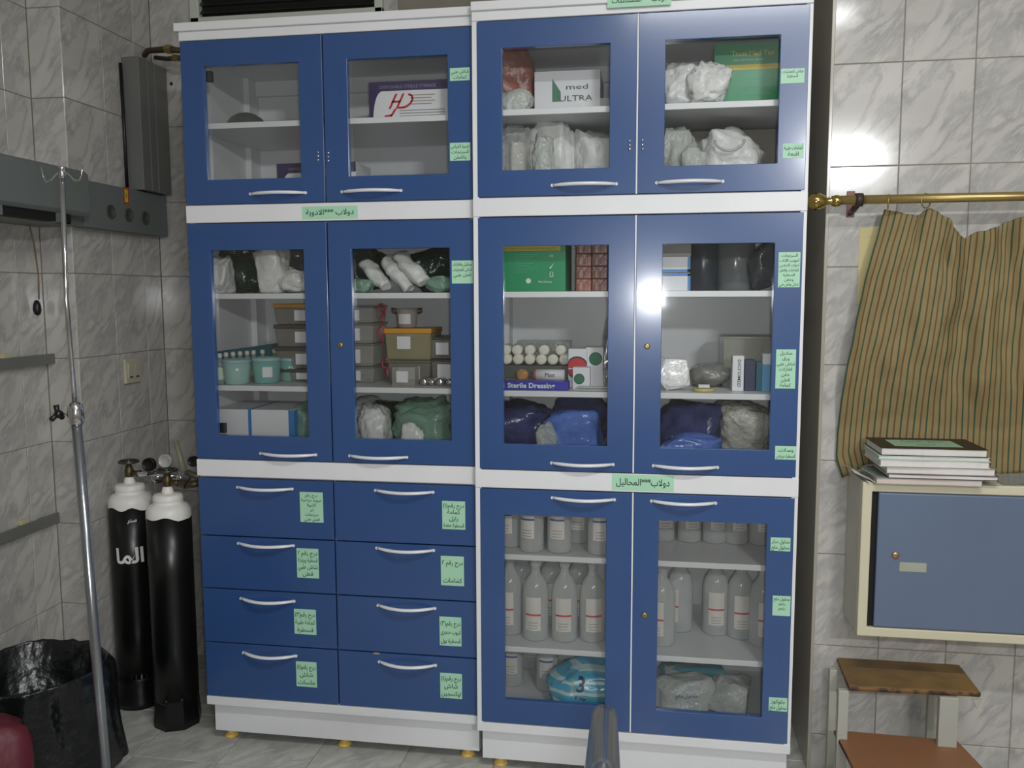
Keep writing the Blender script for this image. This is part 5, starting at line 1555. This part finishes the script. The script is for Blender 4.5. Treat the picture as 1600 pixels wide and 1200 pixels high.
MB().tube([(-hw, -hd, hh), (hw, -hd, hh), (hw, hd, hh), (-hw, hd, hh), (-hw, -hd, hh)], .003, 8).build('rim', mat('clear_rim', (190, 192, 184), .1, alpha=.8), t, local=True)
tag(MB().crumple(t.location.x - .02, .25, z + .003, .09, .09, .10, 44, .4, 4).build('film_bundle', PL_C2), 'crumpled film bundle inside the clear bin', 'film')
tag(MB().tube([(t.location.x + .015, .245, z + .05), (t.location.x + .04, .24, z + .105), (t.location.x + .055, .24, z + .145)], .0025, 6).build('black_tube', BLACK), 'thin black tube leaning inside the clear bin', 'tube')
tag(MB().crumple(t.location.x - .052, .23, z + .105, .02, .02, .05, 45, .3, 3).build('purple_cap', CARD_P), 'purple cap peeping over the left edge of the clear bin', 'cap')
t, hw, hd, hh = carton('medicine_box', 'upright white medicine box with sideways lettering', 1145, 1163, 556, z, .07, .05, CARD_W)
vs, fs = text_geo('DICLO', .01)
face_print(t, 'printing', lambda b: b.text('DICLOMED', (0, 0, 0), .009, mi=0, width=hh * .78, sx=0, bold=.01, M=Matrix(((0, -1, 0, hw * .45), (0, 0, -1, -hd - .0004), (-1, 0, 0, hh * .5), (0, 0, 0, 1)))), [INK])
carton('medicine_box', 'upright navy medicine box beside the white one', 1164, 1181, 563, z, .075, .05, CARD_N)
carton('medicine_box', 'narrow teal medicine box between navy and light blue ones', 1182, 1191, 566, z, .08, .05, mat('teal_card', (52, 110, 130), .4))
t, hw, hd, hh = carton('medicine_box', 'light blue and white medicine box at the right door frame', 1192, 1214, 553, z, .075, .05, CARD_W)
MB().box(-hw, hw, -hd - .0006, -hd, .001, hh * .72).build('blue_print', mat('sky_print', (96, 164, 210), .4), t, local=True)
# --- right cabinet, bottom of the middle section: blue packets
z = Z['z4'] + .018
crumpled('blue_bag', 'dark blue crumpled bag at the left behind the left middle door', 'bag', 775, 868, 624, z, .08, .26, PL_B, 46, .3)
crumpled('blue_bag', 'dark blue bag behind the bright blue packet', 'bag', 850, 962, 618, z, .16, .2, PL_B, 47, .3)
t = crumpled('blue_packet', 'bright blue shiny packet with dark lettering at the front', 'packet', 852, 950, 648, z, .04, .09, PL_B2, 48, .2, pw=.6)
crumpled('plastic_bag', 'small clear packet left of the bright blue packet', 'packet', 838, 872, 664, z, .025, .05, PL_C2, 49, .35)
crumpled('blue_bag', 'dark blue bag filling the left half of the right middle door', 'bag', 1026, 1132, 624, z, .07, .26, PL_B, 50, .3)
crumpled('blue_packet', 'low blue packet peeping at the bottom edge of the right door', 'packet', 1040, 1130, 682, z, .01, .05, PL_B2, 51, .25)
crumpled('plastic_bag', 'large clear crinkled bag of film at the right end, bottom of the middle section', 'bag', 1124, 1222, 626, z, .06, .24, mat('crinkled_film', (196, 196, 186), .2, var=.1, bump=1, bscale=50, alpha=.9), 52, .3, fr=2.0)

# --- right cabinet, bottom: infusion bottles
LBL = mat('bottle_label', (222, 216, 210), .5)
LBLUE = mat('label_blue_band', (70, 96, 156), .5)
LRED = mat('label_red_band', (206, 74, 82), .5)
def bottle_proto(name, r, h, band, lz0, lz1, bz, plain=False):
    t = thing(name, 'x', 'infusion bottle', (0, 0, 0))
    pr = [(r * .75, .003), (r * .92, 0), (r, .006), (r, h * .56), (r * .97, h * .63), (r * .84, h * .72), (r * .60, h * .79), (r * .40, h * .83), (r * .33, h * .88), (r * .33, h * .92), (r * .42, h * .93), (r * .40, h), (.0001, h)]
    MB().lathe(pr, (0, 0, 0), 26).build('bottle_body', BOTTLE, t, local=True)
    b = MB()
    a_ = .62
    def patch(z0, z1, rr, mi):
        b.grid(lambda u, v: (rr * math.sin((u - .5) * 2 * a_), -rr * math.cos((u - .5) * 2 * a_), z0 + (z1 - z0) * v), 8, 1, mi)
    patch(lz0, lz1, r + .0005, 0)
    patch(bz, bz + .006, r + .001, 1)
    for k in range(3):
        if lz0 + .008 + .009 * k < lz1 - .004: b.grid(lambda u, v: ((r + .0009) * math.sin((u - .5) * a_ * 1.2), -(r + .0009) * math.cos((u - .5) * a_ * 1.2), lz0 + .006 + .009 * k + .0018 * v), 6, 1, 2)
    b.build('bottle_label', [LBL, band, GREYT], t, local=True)
    return t
used = set()
def place(proto, x, y, z, label, group, rot=0):
    x = max(x, .068); x = min(x, .858)
    if proto.name not in used:
        used.add(proto.name)
        proto.location = (x, y, z); proto.rotation_euler = (0, 0, rot); proto['label'] = label; proto['group'] = group
        return proto
    return dup(proto, (x, y, z), label, group, rot)
pb = bottle_proto('infusion_bottle', .037, .19, LBLUE, .045, .115, .100)
z = SL['RB1']
gb = 'blue banded infusion bottles on the shelf'
for i, (px, yy, ro, lab) in enumerate(((797, .10, -.3, 'blue banded bottle at the far left of the upper bottle shelf'), (831, .055, -.3, 'nearest blue banded bottle, second from the left'), (874, .06, -.1, 'blue banded bottle in the centre of the left door'), (937, .06, .1, 'blue banded bottle at the right frame of the left door'), (814, .20, -.2, 'blue banded bottle in the back row, left'), (903, .17, 0, 'blue banded bottle in the back row, between the centre and right ones'))):
    place(pb, X_(px, 840, yy), yy + .0, z + EPS, lab, gb, ro)
for i, (px, lab) in enumerate(((1036, 'infusion bottle at the back, left edge of the lower right door'), (1077, 'infusion bottle at the back, second in the lower right door'), (1116, 'infusion bottle at the back, third in the lower right door'), (1150, 'infusion bottle at the back, fourth in the lower right door'), (1192, 'infusion bottle at the back, right edge of the lower right door'))):
    yy = .23
    x = X_(px, 830, yy)
    place(pb, x, yy, z + EPS, lab, gb, .25)
pr_ = bottle_proto('infusion_bottle', .0405, .247, LRED, .035, .14, .082)
z = SL['RB2']
gr = 'red banded infusion bottles on the shelf'
for px, yy, ro, lab in ((797, .12, -.2, 'red banded bottle at the left edge of the lower left door'), (837, .085, -.1, 'red banded bottle, second from the left in the front row'), (882, .09, 0, 'red banded bottle, third from the left in the front row'), (926, .10, .15, 'red banded bottle, fourth from the left in the front row'), (815, .24, 0, 'red banded bottle in the back row, between the first and second'), (862, .22, 0, 'red banded bottle in the back row, between the second and third'), (905, .225, 0, 'red banded bottle in the back row, between the third and fourth')):
    place(pr_, X_(px, 950, yy), yy, z + EPS, lab, gr, ro)
for px, yy, ro, lab in ((1034, .10, -.5, 'red banded bottle half hidden by the left frame of the lower right door'), (1062, .22, -.75, 'red banded bottle turned sideways, second in the lower right door'), (1118, .21, 0, 'red banded bottle in the middle of the lower right door'), (1157, .19, .05, 'red banded bottle right of the middle in the lower right door'), (1200, .14, .2, 'red banded bottle half hidden by the right frame of the lower right door')):
    place(pr_, X_(px, 950, yy), yy, z + EPS, lab, gr, ro)
z = Z['z6'] + .001
for px, yy, lab in ((797, .24, 'shaded bottle at the far left of the cabinet floor'), (830, .38, 'shaded bottle at the back of the cabinet floor'), (855, .22, 'shaded bottle beside the cyan striped bag')):
    place(pb, X_(px, 1040, yy), yy, z + EPS, lab, 'bottles on the cabinet floor', 0)
# striped cyan bag and clear bags on the cabinet floor
def striped_bag(name, label, px0, px1, pyt, yf, dep, seed, m, txt=None):
    ym = yf + dep / 2
    a, b_ = X_(px0, 1060, ym), X_(px1, 1060, ym)
    zt = P(px0, pyt, y=ym).z
    t = thing(name, label, 'bag', ((a + b_) / 2, ym, z + EPS))
    b = MB().crumple(0, 0, 0, b_ - a, dep, zt - z, seed, .22, 4, .7)
    b.build('bag_body', m, t, local=True)
    return t, (b_ - a), zt - z
def wave_stripes(name, c1, c2, sc):
    m = mat(name, c1, .22, bump=.4, bscale=22)
    nt = m.node_tree
    b = nt.nodes['Principled BSDF']
    tc = nn(nt, 'ShaderNodeTexCoord')
    wv = nn(nt, 'ShaderNodeTexWave', wave_type='BANDS', bands_direction='Z')
    wv.inputs['Scale'].default_value = sc
    wv.inputs['Distortion'].default_value = 1.5
    nt.links.new(tc.outputs['Object'], wv.inputs['Vector'])
    rp = nn(nt, 'ShaderNodeValToRGB')
    rp.color_ramp.elements[0].position = .72
    rp.color_ramp.elements[0].color = lin(c1)
    rp.color_ramp.elements[1].position = .82
    rp.color_ramp.elements[1].color = lin(c2)
    nt.links.new(wv.outputs['Fac'], rp.inputs[0])
    nt.links.new(rp.outputs[0], b.inputs['Base Color'])
    return m
CY1 = wave_stripes('cyan_striped_wrap', (84, 178, 212), (196, 226, 228), 11)
t, w_, h_ = striped_bag('striped_bag', 'cyan striped plastic bag with dark lettering on the cabinet floor, left door', 852, 1000, 1026, .03, .20, 53, CY1)
def on_front(t, txt, x, zz, h, m, bold=.02, rot=0):
    body = [c for c in t.children if c.name.startswith('bag_body')][0]
    vs, fs = text_geo(txt, bold)
    x0 = min(v[0] for v in vs); x1 = max(v[0] for v in vs)
    k = h / .72
    from mathutils.bvhtree import BVHTree
    bv = BVHTree.FromPolygons([v.co.copy() for v in body.data.vertices], [tuple(p.vertices) for p in body.data.polygons])
    out = []
    for v in vs:
        a, c_ = (v[0] - (x0 + x1) / 2) * k, (v[1] - .36) * k
        X = x + a * math.cos(rot) - c_ * math.sin(rot); Zz = zz + a * math.sin(rot) + c_ * math.cos(rot)
        hit = bv.ray_cast(Vector((X, -1, Zz)), Vector((0, 1, 0)))
        out.append((X, (hit[0].y if hit[0] else 0) - .0028, Zz))
    MB().add(out, fs).build('lettering', m, t, local=True)
xo = X_(908, 1055, .05) - t.location.x
on_front(t, '3', xo, h_ * .68, .042, CARD_N, rot=-.15)
on_front(t, '17', xo - .002, h_ * .34, .03, CARD_N, rot=-.15)
on_front(t, 'HEALTH', xo - .026, h_ * .64, .008, YEL, rot=PI / 2 - .15)
CY2 = wave_stripes('cyan_checked_wrap', (86, 178, 204), (214, 224, 218), 16)
t2, w2, h2 = striped_bag('checked_bag', 'cyan and white bag behind the clear bag, right door floor', 1022, 1150, 1036, .17, .2, 54, CY2)
t3, w3, h3 = striped_bag('clear_bag', 'pale translucent bag with blue handwriting on the cabinet floor, right door', 1010, 1112, 1046, .05, .11, 55, PL_C2)
on_front(t3, shape_ar('محلول ملح'), X_(1073, 1074, .06) - t3.location.x, h3 * .60, .011, mat('biro_ink', (66, 56, 120), .5), .0)
t4, w4, h4 = striped_bag('clear_bag', 'shiny translucent bag right of the handwritten one', 1106, 1178, 1050, .05, .14, 56, PL_C2)
